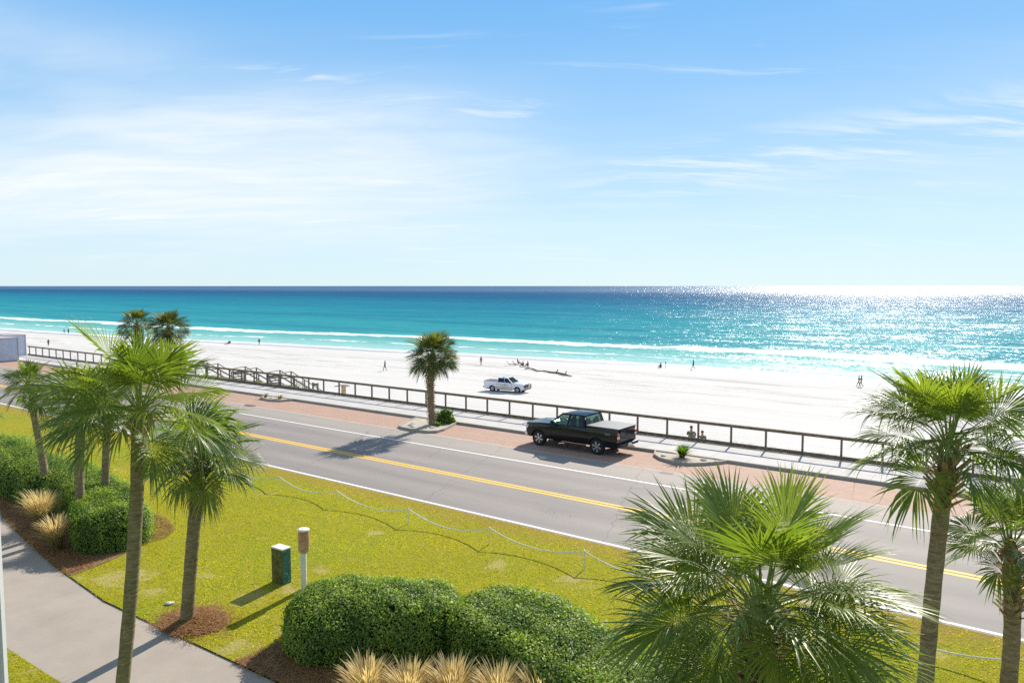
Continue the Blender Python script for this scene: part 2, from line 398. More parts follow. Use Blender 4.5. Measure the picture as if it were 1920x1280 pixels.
simple('boot', (0.40, 0.28, 0.15), 0.85, var=0.3, scale=5, bump=0.6)
simple('dark_boot', (0.13, 0.09, 0.055), 0.9, var=0.35, scale=5, bump=0.6)
simple('red_fibre', (0.34, 0.10, 0.03), 0.9, var=0.3, scale=9)
simple('mulch', (0.26, 0.13, 0.055), 0.95, var=0.35, scale=12, bump=0.9)
simple('soil', (0.17, 0.12, 0.075), 0.95, var=0.3, scale=6, bump=0.5)
simple('fence_wood', (0.21, 0.155, 0.105), 0.85, var=0.3, scale=6, bump=0.4)
simple('stair_wood', (0.26, 0.21, 0.155), 0.85, var=0.3, scale=6, bump=0.4)
simple('pale_wood', (0.62, 0.42, 0.20), 0.8, var=0.2, scale=6)
simple('wire_metal', (0.55, 0.56, 0.57), 0.4, 0.6, 0.05)
simple('white_post', (0.78, 0.76, 0.70), 0.6, var=0.08, scale=9, bump=0.2)
simple('rope', (0.86, 0.83, 0.74), 0.85, var=0.12, scale=40)
simple('rust_tin', (0.42, 0.33, 0.19), 0.5, 0.3, 0.25, 5, col2=(0.40, 0.17, 0.10))
simple('shed_metal', (0.52, 0.56, 0.66), 0.5, var=0.06, scale=2)
simple('shed_trim', (0.42, 0.38, 0.40), 0.6, var=0.1)
simple('dark_metal', (0.03, 0.03, 0.032), 0.5, var=0.2)
simple('iron_cover', (0.11, 0.06, 0.045), 0.7, var=0.2)
simple('stone', (0.66, 0.62, 0.54), 0.9, var=0.15, scale=10, bump=0.5)
simple('driftwood', (0.09, 0.07, 0.055), 0.95, var=0.3, scale=4, bump=0.6)
simple('wall_paint', (0.36, 0.36, 0.37), 0.8, var=0.03, scale=20, bump=0.2)
simple('wall_trim', (0.60, 0.60, 0.58), 0.7, var=0.03)
simple('bird_white', (0.8, 0.8, 0.8), 0.8)
# vehicles
simple('black_paint', (0.004, 0.0042, 0.004), 0.10, 0.0, 0.05, 1.0, spec=0.5, coat=0.0)
simple('white_car_paint', (0.78, 0.78, 0.79), 0.3, 0.0, 0.02, 1.0, coat=0.8)
simple('rubber', (0.016, 0.016, 0.017), 0.85, var=0.1)
simple('alloy', (0.62, 0.62, 0.63), 0.28, 0.9, 0.03)
simple('chrome', (0.80, 0.81, 0.83), 0.15, 1.0, 0.02)
simple('black_plastic', (0.022, 0.022, 0.024), 0.6, var=0.1)
simple('tonneau_vinyl', (0.15, 0.155, 0.165), 0.55, var=0.05, scale=2)
simple('tail_red', (0.62, 0.02, 0.015), 0.2, coat=1.0, var=0.02)
simple('lamp_clear', (0.75, 0.77, 0.8), 0.12, var=0.02, coat=1.0)
simple('gold_decal', (0.55, 0.42, 0.16), 0.5, var=0.05)
simple('grey_decal', (0.38, 0.38, 0.38), 0.5, var=0.05)
simple('seat_fabric', (0.05, 0.05, 0.052), 0.9)
m, t = mat('car_glass')
p = t.n('ShaderNodeBsdfPrincipled', {'Base Color': (0.015, 0.025, 0.025), 'Roughness': 0.04, 'Specular IOR Level': 0.8, 'Coat Weight': 1.0, 'Coat Roughness': 0.02})
tr = t.n('ShaderNodeBsdfTransparent', {'Color': (0.75, 0.86, 0.80)})
t.n('ShaderNodeOutputMaterial', {'Surface': t.n('ShaderNodeMixShader', {0: 0.75, 1: p.outputs[0], 2: tr.outputs[0]}).outputs[0]})

m, t = mat('car_glass_dark')
t.n('ShaderNodeOutputMaterial', {'Surface': t.n('ShaderNodeBsdfPrincipled', {'Base Color': (0.012, 0.02, 0.022), 'Roughness': 0.06, 'Specular IOR Level': 0.5}).outputs[0]})
# palm trunk: ringed, weathered
for nm, ca, cb in (('trunk_bark', (0.27, 0.20, 0.115), (0.42, 0.335, 0.22)), ('trunk_bark_mossy', (0.20, 0.17, 0.08), (0.33, 0.28, 0.16))):
    m, t = mat(nm)
    oc = t.n('ShaderNodeTexCoord').outputs['Object']
    st = t.mapping(oc, (4, 4, 17))
    n1 = t.noise(st, 1.0, 8, 0.72, 0.6)
    c = t.ramp(n1, [(0.34, tuple(x * 0.5 for x in ca)), (0.5, ca), (0.72, cb)])
    lich = t.sstep(t.noise(oc, 9, 5, 0.7), 0.62, 0.70)
    c = t.mix(t.math('MULTIPLY', lich, 0.55), c, (0.46, 0.43, 0.34))
    bmp = t.n('ShaderNodeBump', {'Height': n1, 'Strength': 0.8, 'Distance': 0.03}).outputs[0]
    p = t.n('ShaderNodeBsdfPrincipled', {'Base Color': c, 'Roughness': 0.9, 'Specular IOR Level': 0.2, 'Normal': bmp})
    t.n('ShaderNodeOutputMaterial', {'Surface': p.outputs[0]})

# wrapped utility box: printed foliage in brown-green and teal
m, t = mat('foliage_wrap')
oc = t.n('ShaderNodeTexCoord').outputs['Object']
n1 = t.noise(t.mapping(oc, (1, 1, 0.7)), 9, 6, 0.6, 1.2)
c = t.ramp(n1, [(0.30, (0.015, 0.03, 0.012)), (0.45, (0.05, 0.075, 0.025)), (0.58, (0.14, 0.11, 0.035)), (0.75, (0.03, 0.15, 0.09))])
p = t.n('ShaderNodeBsdfPrincipled', {'Base Color': c, 'Roughness': 0.45})
t.n('ShaderNodeOutputMaterial', {'Surface': p.outputs[0]})
m, t = mat('teal_wrap')
oc = t.n('ShaderNodeTexCoord').outputs['Object']
n1 = t.noise(t.mapping(oc, (1, 1, 0.8)), 16, 5, 0.65, 1.5)
c = t.ramp(n1, [(0.35, (0.005, 0.05, 0.055)), (0.50, (0.01, 0.11, 0.11)), (0.60, (0.02, 0.22, 0.20)), (0.68, (0.22, 0.50, 0.50))])
p = t.n('ShaderNodeBsdfPrincipled', {'Base Color': c, 'Roughness': 0.4})
t.n('ShaderNodeOutputMaterial', {'Surface': p.outputs[0]})


# ------------------------------------------------------------------ mesh helpers
class MB:
    def __init__(s):
        s.v, s.f, s.m = [], [], []

    def add(s, vs, fs, mi=0):
        o = len(s.v)
        s.v += [tuple(p) for p in vs]
        s.f += [tuple(o + i for i in f) for f in fs]
        s.m += [mi] * len(fs)

    def box(s, c, d, rot=0.0, mi=0, M=None):
        hx, hy, hz = d[0] / 2, d[1] / 2, d[2] / 2
        vs = [Vector((x, y, z)) for x in (-hx, hx) for y in (-hy, hy) for z in (-hz, hz)]
        Rm = M if M is not None else Matrix.Rotation(rot, 3, 'Z')
        vs = [Rm @ p + Vector(c) for p in vs]
        s.add(vs, [(0, 1, 3, 2), (4, 6, 7, 5), (0, 4, 5, 1), (2, 3, 7, 6), (0, 2, 6, 4), (1, 5, 7, 3)], mi)

    def beam(s, a, b, wd, ht, mi=0):
        """rectangular bar from a to b, width wd (horizontal), height ht"""
        a, b = Vector(a), Vector(b)
        d = (b - a)
        ln = d.length
        d.normalize()
        side = d.cross(Vector((0, 0, 1)))
        if side.length < 1e-3:
            side = Vector((1, 0, 0))
        side.normalize()
        up = side.cross(d)
        M = Matrix((d, side, up)).transposed()
        s.box((a + b) / 2, (ln, wd, ht), M=M, mi=mi)

    def tube(s, pts, rs, n=8, mi=0, cap=True):
        pts = [Vector(p) for p in pts]
        if not hasattr(rs, '__len__'):
            rs = [rs] * len(pts)
        o = len(s.v)
        prev = None
        for i, p in enumerate(pts):
            d = (pts[min(i + 1, len(pts) - 1)] - pts[max(i - 1, 0)]).normalized()
            if prev is None:
                a = d.orthogonal().normalized()
            else:
                a = (prev - d * prev.dot(d)).normalized()
            prev = a
            b = d.cross(a)
            for k in range(n):
                an = 2 * PI * k / n
                s.v.append(tuple(p + (a * math.cos(an) + b * math.sin(an)) * rs[i]))
        for i in range(len(pts) - 1):
            for k in range(n):
                s.f.append((o + i * n + k, o + i * n + (k + 1) % n, o + (i + 1) * n + (k + 1) % n, o + (i + 1) * n + k))
                s.m.append(mi)
        if cap:
            s.f.append(tuple(o + k for k in range(n))[::-1])
            s.f.append(tuple(o + (len(pts) - 1) * n + k for k in range(n)))
            s.m += [mi, mi]

    def cyl(s, a, b, r, n=16, mi=0):
        s.tube([a, b], [r, r], n, mi)

    def prism(s, poly, axis, lo, hi, mi=0):
        """poly: 2D points; axis 'y' -> poly is (x,z) extruded lo..hi in y; 'z' -> (x,y) extruded in z; 'x' -> (y,z)"""
        n = len(poly)

        def mk(p, h):
            return (p[0], h, p[1]) if axis == 'y' else ((p[0], p[1], h) if axis == 'z' else (h, p[0], p[1]))
        s.add([mk(p, lo) for p in poly] + [mk(p, hi) for p in poly],
              [tuple(range(n)), tuple(range(2 * n - 1, n - 1, -1))] + [(i, i + n, (i + 1) % n + n, (i + 1) % n) for i in range(n)], mi)

    def build(s, name, mats, parent=None, loc=None, rotz=None, smooth=False, bevel=0.0, kind=None):
        me = bpy.data.meshes.new(name)
        me.from_pydata(s.v, [], s.f)
        if not isinstance(mats, (list, tuple)):
            mats = [mats]
        for mm in mats:
            me.materials.append(MATS[mm])
        if len(mats) > 1:
            me.polygons.foreach_set('material_index', s.m)
        bm = bmesh.new()
        bm.from_mesh(me)
        bmesh.ops.recalc_face_normals(bm, faces=bm.faces)
        bm.to_mesh(me)
        bm.free()
        if smooth:
            me.polygons.foreach_set('use_smooth', [True] * len(me.polygons))
        o = bpy.data.objects.new(name, me)
        COL.objects.link(o)
        if parent:
            o.parent = parent
        if loc is not None:
            o.location = loc
        if rotz is not None:
            o.rotation_euler = (0, 0, rotz)
        if bevel:
            b = o.modifiers.new('bevel', 'BEVEL')
            b.width = bevel
            b.segments = 2
            b.limit_method = 'ANGLE'
        if kind:
            o['kind'] = kind
        return o


def np_mesh(name, V, F, mats, parent=None, attrs=None, smooth=False, kind=None, loc=None, mi=None):
    """V (n,3), F (m,k) arrays"""
    me = bpy.data.meshes.new(name)
    n, k = F.shape
    me.vertices.add(len(V))
    me.vertices.foreach_set('co', np.asarray(V, dtype=np.float32).ravel())
    me.loops.add(n * k)
    me.loops.foreach_set('vertex_index', np.asarray(F, dtype=np.int32).ravel())
    me.polygons.add(n)
    me.polygons.foreach_set('loop_start', np.arange(0, n * k, k, dtype=np.int32))
    me.polygons.foreach_set('loop_total', np.full(n, k, dtype=np.int32))
    if not isinstance(mats, (list, tuple)):
        mats = [mats]
    for mm in mats:
        me.materials.append(MATS[mm])
    if mi is not None:
        me.polygons.foreach_set('material_index', mi)
    me.update(calc_edges=True)
    for an, arr in (attrs or {}).items():
        a = me.attributes.new(an, 'FLOAT', 'POINT')
        a.data.foreach_set('value', np.asarray(arr, dtype=np.float32))
    if smooth:
        me.polygons.foreach_set('use_smooth', np.ones(n, dtype=bool))
    o = bpy.data.objects.new(name, me)
    COL.objects.link(o)
    if parent:
        o.parent = parent
    if loc is not None:
        o.location = loc
    if kind:
        o['kind'] = kind
    return o


def tag(o, label=None, cat=None, group=None, kind=None):
    if label:
        o['label'] = label
    if cat:
        o['category'] = cat
    if group:
        o['group'] = group
    if kind:
        o['kind'] = kind
    return o


def thing(name, label, cat, loc=(0, 0, 0), rotz=0.0, group=None):
    o = bpy.data.objects.new(name, None)
    o.empty_display_size = 0.2
    COL.objects.link(o)
    o.location = loc
    o.rotation_euler = (0, 0, rotz)
    return tag(o, label, cat, group)


def struct(mb, name, m_, **kw):
    """road-frame structure: mesh coordinates are x=-s, y=v"""
    return mb.build(name, m_, rotz=ROADROT, kind='structure', **kw)


def strip(mb, svals, flo, fhi, z):
    vs = []
    for s_ in svals:
        vs.append((-s_, flo(s_), z))
        vs.append((-s_, fhi(s_), z))
    mb.add(vs, [(2 * i, 2 * i + 1, 2 * i + 3, 2 * i + 2) for i in range(len(svals) - 1)])


# ------------------------------------------------------------------ setting: land, road, path
def interp(pts):
    xs = [p[0] for p in pts]
    ys = [p[1] for p in pts]
    return lambda x: float(np.interp(x, xs, ys))


path_r = interp([(-60, 9.75), (13, 9.72), (18, 9.58), (21, 9.5), (25, 9.85), (28, 10.25), (32.2, 10.95), (38, 12.4), (46, 15.0), (60, 18.5)])
path_l = interp([(-60, 7.0), (13, 7.0), (18, 6.85), (21, 6.78), (25, 7.05), (28, 7.4), (32.2, 8.1), (38, 9.5), (46, 12.0), (60, 15.5)])
b = MB()
b.box((-100, -20, -0.55), (1000, 116, 1.0))
struct(b, 'ground', 'soil')
ss = [-200, -60, -20] + list(np.arange(0, 60, 1.0)) + [60, 100, 200, 400]
b = MB()
strip(b, ss, path_r, lambda s: 21.62, 0.02)
strip(b, ss, lambda s: -60, path_l, 0.02)
struct(b, 'lawn', 'lawn')
b = MB()
strip(b, ss, lambda s: path_l(s) - 0.0, lambda s: path_r(s), -0.012)
struct(b, 'footpath', 'path_concrete')
b = MB()
b.add([(-420, 21.58, 0), (250, 21.58, 0), (250, 32.02, 0), (-420, 32.02, 0)], [(0, 1, 2, 3)])
struct(b, 'road', 'asphalt')
b = MB()
for v0, v1 in ((21.77, 21.90), (29.72, 29.86)):
    b.add([(-420, v0, 0.004), (250, v0, 0.004), (250, v1, 0.004), (-420, v1, 0.004)], [(0, 1, 2, 3)])
struct(b, 'road_edge_lines', 'white_paint')
b = MB()
for v0, v1 in ((25.57, 25.73), (25.85, 26.01)):
    b.add([(-420, v0, 0.004), (250, v0, 0.004), (250, v1, 0.004), (-420, v1, 0.004)], [(0, 1, 2, 3)])
struct(b, 'road_centre_lines', 'yellow_paint')
b = MB()
b.add([(-420, 32.02, 0.003), (250, 32.02, 0.003), (250, 35.5, 0.003), (-420, 35.5, 0.003)], [(0, 1, 2, 3)])
struct(b, 'parking_pavers', 'brick_pavers')
b = MB()
b.box((-85, 35.575, 0.03), (670, 0.15, 0.25))
struct(b, 'kerb', 'kerb_concrete', bevel=0.02)
b = MB()
b.box((-85, 37.2, 0.0), (670, 3.1, 0.30))
struct(b, 'sidewalk', 'sidewalk_concrete')

# beach: one height field; w = metres seaward of the waterline
shore = interp([(-400, 118), (-100, 128), (4, 135.7), (20, 139), (38, 140.5), (59, 141), (81, 138), (108, 134.9), (139, 130.5), (178, 126.5), (244, 116), (321, 111.5), (600, 95)])


def beach_z(s, v):
    vs = shore(s)
    pts_v = [38.7, 39.6, 41.5, 45, 52, 62, 80, vs - 28, vs - 6, vs, vs + 12, vs + 60, vs + 400]
    pts_z = [-0.05, -0.12, -0.55, -1.9, -3.9, -4.9, -5.35, -6.55, -7.1, -7.5, -8.3, -10, -14]
    return float(np.interp(v, pts_v, pts_z))


sl_ = list(np.arange(-60, 0, 6)) + list(np.arange(0, 120, 2.0)) + list(np.arange(120, 420, 8)) + [460, 520, 600]
sl_ = [-400, -200, -100] + sl_
vl = [38.7, 39.2, 39.6, 40, 40.5, 41.2, 42, 43, 44.5, 46, 48, 50, 53, 56, 59, 62, 66, 70, 75, 80, 85, 90, 95] + list(np.arange(98, 150, 2.0)) + [155, 165, 180, 210, 300]
rngb = np.random.default_rng(3)
V, Wt = [], []
for s_ in sl_:
    for v_ in vl:
        z = beach_z(s_, v_)
        if 39.3 < v_ < 100:
            z += 0.09 * math.sin(s_ * 0.31 + v_ * 0.2) * math.sin(v_ * 0.37 + s_ * 0.05) + rngb.normal(0, 0.03)
        V.append((-s_, v_, z))
        Wt.append(v_ - shore(s_))
nv = len(vl)
F = np.array([(i * nv + j, i * nv + j + 1, (i + 1) * nv + j + 1, (i + 1) * nv + j) for i in range(len(sl_) - 1) for j in range(nv - 1)])
o = np_mesh('beach', np.array(V), F[:, ::-1], 'beach_sand', attrs={'w': Wt}, smooth=True, kind='structure')
o.rotation_euler = (0, 0, ROADROT)
# sea
sl_ = [-90000, -30000, -8000, -2500, -1000, -400] + list(np.arange(-200, 600, 8.0)) + [620, 700, 900, 1500, 4000, 15000, 90000]
wl = [-8, -4, 0, 4, 8, 12, 16, 20, 25, 30, 36, 42, 48, 54, 60, 70, 80, 95, 110, 130, 160, 200, 260, 340, 450, 600, 900, 1500, 3000, 8000, 25000, 90000]
V, Wt = [], []
for s_ in sl_:
    for w_ in wl:
        fade = max(0.0, 1 - w_ / 400)
        V.append((-s_, shore(s_) * fade + 130 * (1 - fade) + w_, -7.5))
        Wt.append(w_)
nv = len(wl)
F = np.array([(i * nv + j, i * nv + j + 1, (i + 1) * nv + j + 1, (i + 1) * nv + j) for i in range(len(sl_) - 1) for j in range(nv - 1)])
o = np_mesh('sea', np.array(V), F[:, ::-1], 'sea_water', attrs={'w': Wt}, smooth=True, kind='structure')
o.rotation_euler = (0, 0, ROADROT)


# kerbed planting islands
def island(pts, name='planting_island'):
    """pts: closed outline in (s, v), counter-clockwise or not"""
    n = len(pts)
    cx_, cy_ = sum(p[0] for p in pts) / n, sum(p[1] for p in pts) / n
    inner = []
    for i in range(n):
        a, b_, c_ = Vector(pts[i - 1]), Vector(pts[i]), Vector(pts[(i + 1) % n])
        d = ((c_ - b_).normalized() + (b_ - a).normalized()).normalized()
        nn = Vector((-d.y, d.x))
        if nn.dot(Vector((cx_, cy_)) - b_) < 0:
            nn = -nn
        inner.append(b_ + nn * 0.12)
    mb = MB()
    vs = []
    for p_, q in zip(pts, inner):
        vs += [(-p_[0], p_[1], 0.0), (-p_[0], p_[1], 0.15), (-q.x, q.y, 0.155), (-q.x, q.y, 0.02)]
    fs = []
    for i in range(n):
        a, c_ = 4 * i, 4 * ((i + 1) % n)
        fs += [(a, c_, c_ + 1, a + 1), (a + 1, c_ + 1, c_ + 2, a + 2), (a + 2, c_ + 2, c_ + 3, a + 3)]
    mb.add(vs, fs)
    struct(mb, name + '_kerb', 'kerb_concrete')
    mb = MB()
    vs = [(-q.x, q.y, 0.10) for q in inner] + [(-cx_, cy_, 0.16)]
    mb.add(vs, [(i, (i + 1) % n, n) for i in range(n)])
    struct(mb, name + '_bed', 'pale_gravel')


island([(32.6, 32.5), (32.0, 32.25), (30.8, 32.15), (29.9, 32.3), (29.5, 32.7), (29.6, 33.4), (30.0, 34.5), (30.4, 35.5), (33.8, 35.5), (33.4, 34.2)])
island([(50.2, 35.5), (49.7, 34.7), (48.9, 34.35), (47.9, 34.3), (47.0, 34.6), (46.7, 35.5)])
island([(16.8, 35.5), (16.5, 34.7), (15.9, 34.1), (15.0, 33.75), (14.2, 33.85), (13.6, 34.4), (13.1, 35.1), (12.9, 35.5)])


# ------------------------------------------------------------------ palms
def unit(v):
    return v / np.maximum(np.linalg.norm(v, axis=-1, keepdims=True), 1e-9)


def frond_np(rng, base, az, el, pet, Rl, nb, droop, fold=0.3, tm=2.2):
    """one costapalmate fan leaf: petiole that bends with its weight, then folded blades"""
    nseg = 7
    h = np.array([math.cos(az), math.sin(az), 0.0])
    side = np.array([-math.sin(az), math.cos(az), 0.0])
    e = el
    pts = [np.array(base, float)]
    sag = 0.34 * (0.25 + math.cos(max(min(el, 1.5), -1.2)))
    for i in range(nseg):
        d = h * math.cos(e) + np.array([0, 0, math.sin(e)])
        pts.append(pts[-1] + d * pet / nseg)
        e -= sag / nseg
    d = h * math.cos(e) + np.array([0, 0, math.sin(e)])
    nrm = np.cross(d, side) * -1
    if nrm[2] < 0 and abs(e) < 1.5:
        nrm = -nrm
    # small random roll
    ro = rng.normal(0, 0.45)
    side2 = side * math.cos(ro) + nrm * math.sin(ro)
    nrm2 = nrm * math.cos(ro) - side * math.sin(ro)
    pts = np.array(pts)
    # petiole ribbon (flattened triangle section)
    PV = []
    wv = np.linspace(0.032, 0.014, len(pts))
    for p_, ww in zip(pts, wv):
        PV += [p_ - side * ww, p_ + nrm * ww * 0.5, p_ + side * ww, p_ - nrm * ww * 0.5]
    PF = []
    for i in range(len(pts) - 1):
        for k in range(4):
            a = i * 4 + k
            b_ = i * 4 + (k + 1) % 4
            PF.append((a, b_, b_ + 4, a + 4))
    hub = pts[-1]
    th = np.linspace(-tm, tm, nb) + rng.normal(0, 0.012, nb)
    costa = 0.34 * Rl * (1 - np.abs(th) / tm) ** 1.1
    org = hub + d * costa[:, None] - nrm2 * (costa ** 2)[:, None] * 0.9
    dirs = (np.cos(th)[:, None] * d + np.sin(th)[:, None] * side2 + fold * (np.abs(np.sin(th)) ** 1.3)[:, None] * nrm2)
    dirs = dirs - nrm2 * (costa * 0.8)[:, None]
    dirs = unit(dirs)
    L = Rl * (0.78 + 0.14 * np.cos(th)) * rng.uniform(0.9, 1.06, nb)
    lat = unit(-np.sin(th)[:, None] * d + np.cos(th)[:, None] * side2)
    r = np.array([0.02, 0.18, 0.36, 0.52, 0.66, 0.79, 0.90, 1.0])
    dth = 2 * tm / nb
    rs = rng.uniform(0.37, 0.49, nb)
    P = org[:, None, :] + dirs[:, None, :] * (L[:, None] * r[None, :])[:, :, None]
    dr = droop * rng.uniform(0.25, 1.5, nb)
    dr *= np.where(rng.random(nb) < 0.16, 2.1, 1.0)
    fall = L[:, None] * dr[:, None] * np.maximum(r[None, :] - 0.25, 0) ** 2.2
    P[:, :, 2] -= fall
    # pull drooped tips back toward the hub to keep their length
    P -= dirs[:, None, :] * (fall * 0.45)[:, :, None]
    P += lat[:, None, :] * (rng.normal(0, 0.05, nb)[:, None] * L[:, None] * r[None, :] ** 2)[:, :, None]
    rr = r[None, :] + 0 * rs[:, None]
    wfan = rr * (L + costa * 0.6)[:, None] * dth * 0.56
    wmax = rs * (L + costa * 0.6) * dth * 0.56
    tt = np.clip((rr - rs[:, None]) / (1 - rs[:, None]), 0, 1)
    wdt = np.where(rr < rs[:, None], wfan, wmax[:, None] * (1 - tt ** 1.25))
    wdt = np.maximum(wdt, 0.0012)
    up = unit(np.cross(dirs, lat))
    Lft = P - lat[:, None, :] * wdt[:, :, None]
    Rgt = P + lat[:, None, :] * wdt[:, :, None]
    Mid = P + up[:, None, :] * (wdt * 0.55)[:, :, None]
    ns = len(r)
    BV = np.stack([Lft, Mid, Rgt], axis=2).reshape(-1, 3)
    idx = np.arange(nb * ns * 3).reshape(nb, ns, 3)
    q1 = np.stack([idx[:, :-1, 0], idx[:, :-1, 1], idx[:, 1:, 1], idx[:, 1:, 0]], -1).reshape(-1, 4)
    q2 = np.stack([idx[:, :-1, 1], idx[:, :-1, 2], idx[:, 1:, 2], idx[:, 1:, 1]], -1).reshape(-1, 4)
    tint0 = rng.uniform(0.1, 0.9)
    tint = np.repeat(np.clip(tint0 + rng.normal(0, 0.12, nb), 0, 1), ns * 3)
    tip = np.tile(np.repeat(r, 3), nb) * np.repeat(rng.uniform(0.78, 1.0, nb), ns * 3)
    return np.array(PV), np.array(PF), BV, np.concatenate([q1, q2]), tint, tip


def palm(label, base, top, rt, Rl, pet, nleaf, seed, boots=0.9, boot_all=False, el0=85, el1=-48, nb=44, droop=0.55,
         bark='trunk_bark', bootm='boot', group='fan palms', flare=1.15, lean=0.0, leafm='palm_leaf', elp=1.15, heart='red_fibre', dead=0, cat='palm tree', bootlen=0.16, azbias=None):
    rng = np.random.default_rng(seed)
    base, top = Vector(base), Vector(top)
    root = thing('palm_tree', label, cat, base, 0, group)
    H = (top - base).length
    rel = top - base
    # trunk
    n = 28
    pts, rs = [], []
    bend = Vector((rng.normal(0, 0.04), rng.normal(0, 0.04), 0)) * H * 0.5
    for i in range(n + 1):
        u_ = i / n
        pts.append(rel * u_ + bend * math.sin(PI * u_))
        k = 1 + (flare - 1) * math.exp(-u_ * H / 0.25)
        rs.append(rt * k * (1 + 0.03 * math.sin(i * 1.7 + seed)) * (1 + 0.16 * max(0, u_ - 0.8) / 0.2))
    pts[0] = pts[0] - Vector((0, 0, 0.15))
    mb = MB()
    mb.tube(pts, rs, 14)
    mb.build('trunk', bark, root, smooth=True)
    # leaf bases
    mb = MB()
    blen = H * 0.97 if boot_all else boots
    nbt = int(blen / 0.055) * 3
    for i in range(nbt):
        u_ = 1 - (blen / H) * (i / nbt)
        p_ = rel * u_ + bend * math.sin(PI * u_)
        a = i * 2.39996 + rng.normal(0, 0.12)
        rr = rs[min(n, int(u_ * n))]
        out = Vector((math.cos(a), math.sin(a), 0))
        sd = Vector((-math.sin(a), math.cos(a), 0))
        ln = bootlen * rng.uniform(0.6, 1.3) * (0.55 if boot_all and u_ < 0.85 else 1)
        upk = rng.uniform(0.35, 1.0)
        ww = rt * rng.uniform(0.38, 0.6)
        b0 = p_ + out * (rr * 0.75)
        tip = b0 + (out * (0.55 + 0.5 * (1 - upk)) + Vector((0, 0, upk))).normalized() * ln + out * rr * 0.35
        mb.add([b0 - sd * ww + Vector((0, 0, -0.05)), b0 + sd * ww + Vector((0, 0, -0.05)), b0 + out * 0.06 + Vector((0, 0, -0.04)),
                tip - sd * ww * 0.35, tip + sd * ww * 0.35, tip + out * 0.025 - Vector((0, 0, 0.02))],
               [(0, 1, 2), (0, 3, 4, 1), (0, 2, 5, 3), (1, 4, 5, 2), (3, 5, 4)], 0)
    # fibre sheath in the heart
    hp = rel
    mb.tube([hp - Vector((0, 0, 0.25)), hp + Vector((0, 0, 0.05)), hp + Vector((0, 0, 0.28))], [rt * 1.05, rt * 0.8, rt * 0.15], 9, 1)
    mb.build('leaf_bases', [bootm, heart], root)
    PVs, PFs, BVs, BFs, T, TP = [], [], [], [], [], []
    po = bo = 0
    for i in range(nleaf):
        u_ = (i + 0.5) / nleaf
        el = rad(el0 + (el1 - el0) * (u_ ** elp)) + rng.normal(0, 0.11)
        az = i * 2.39996 + rng.normal(0, 0.16)
        age = u_
        b0 = hp + Vector((math.cos(az), math.sin(az), 0)) * rt * 0.5 + Vector((0, 0, 0.18 - 0.30 * age))
        sc = rng.uniform(0.86, 1.08) * (0.85 if u_ < 0.12 else 1.0)
        pv, pf, bv, bf, ti, tp = frond_np(rng, b0, az, el, pet * sc * (0.92 + 0.12 * min(1, u_ * 2)) * rng.uniform(0.85, 1.1), Rl * sc, nb, droop * (0.35 + 0.8 * age), fold=rng.uniform(0.2, 0.5), tm=rng.uniform(1.95, 2.3))
        PVs.append(pv); PFs.append(pf + po); po += len(pv)
        BVs.append(bv); BFs.append(bf + bo); bo += len(bv)
        T.append(np.clip(ti + 0.25 - 0.5 * age, 0, 1)); TP.append(tp)
    np_mesh('petioles', np.concatenate(PVs), np.concatenate(PFs), 'petiole', root)
    np_mesh('crown', np.concatenate(BVs), np.concatenate(BFs), leafm, root, {'tint': np.concatenate(T), 'tip': np.concatenate(TP)})
    if dead:
        BVs, BFs, T, TP = [], [], [], []
        bo = 0
        for i in range(dead):
            az = i * 2.1 + rng.normal(0, 0.4)
            b0 = hp + Vector((math.cos(az), math.sin(az), 0)) * rt * 0.7 + Vector((0, 0, -0.3))
            pv, pf, bv, bf, ti, tp = frond_np(rng, b0, az, rad(-62), pet * 0.5, Rl * 0.75, max(18, nb // 2), 1.2, fold=0.6, tm=1.6)
            BVs.append(bv); BFs.append(bf + bo); bo += len(bv); T.append(ti); TP.append(tp)
        np_mesh('dry_fronds', np.concatenate(BVs), np.concatenate(BFs), 'dry_leaf', root, {'tint': np.concatenate(T), 'tip': np.concatenate(TP)})
    return root


palm('large nearby fan palm seen from above beside the clipped hedge, broad drooping crown', (3.28, 9.5, 0), (3.27, 9.5, 4.4), 0.21, 1.15, 0.90, 50, 19, boots=1.2, nb=62, droop=0.40, el0=80, el1=-30, elp=0.95, bootlen=0.24, heart='petiole')
palm('tall leaning palm at right with a skirt of tan curled leaf bases', (8.02, 14, 0), (8.30, 14, 5.6), 0.145, 1.02, 0.76, 35, 29, boots=1.15, nb=52, el1=-8, bootlen=0.36, bark='trunk_bark', droop=0.5, heart='boot')
palm('short stout palm at the far right with a thick brown booted neck', (10.33, 15, 0), (10.25, 15, 3.3), 0.155, 0.82, 0.60, 24, 37, boots=1.4, nb=44, el0=85, el1=-8, bootlen=0.18, droop=0.42)
palm('tall slim palm with a bare speckled trunk beside the concrete footpath', (-7.72, 14, 0), (-7.05, 14, 6.25), 0.125, 1.05, 0.82, 32, 43, boots=0.4, nb=56, el0=82, elp=1.0, el1=-8, bark='trunk_bark_mossy', bootlen=0.2, droop=0.5)
palm('palm rising from the pine straw ring, shaggy dark leaf bases under its crown', (-8.41, 18.7, 0), (-7.92, 18.7, 4.3), 0.16, 0.90, 0.68, 33, 53, boots=0.85, nb=48, el0=72, el1=-16, bootm='dark_boot', bark='trunk_bark_mossy', bootlen=0.5, dead=4, flare=1.1)
palm('pale trunked palm in the rear hedge, left of its darker fuzzy twin', (-15.3, 26, 0), (-15.1, 26, 4.5), 0.155, 0.86, 0.68, 26, 61, boots=0.5, nb=42, el0=78, el1=-15)
palm('palm in the rear hedge whose dark trunk is fuzzy with old leaf bases', (-15.35, 27.6, 0), (-15.0, 27.6, 4.5), 0.14, 0.80, 0.60, 22, 67, boots=1.7, nb=40, el1=-12, bootm='dark_boot')
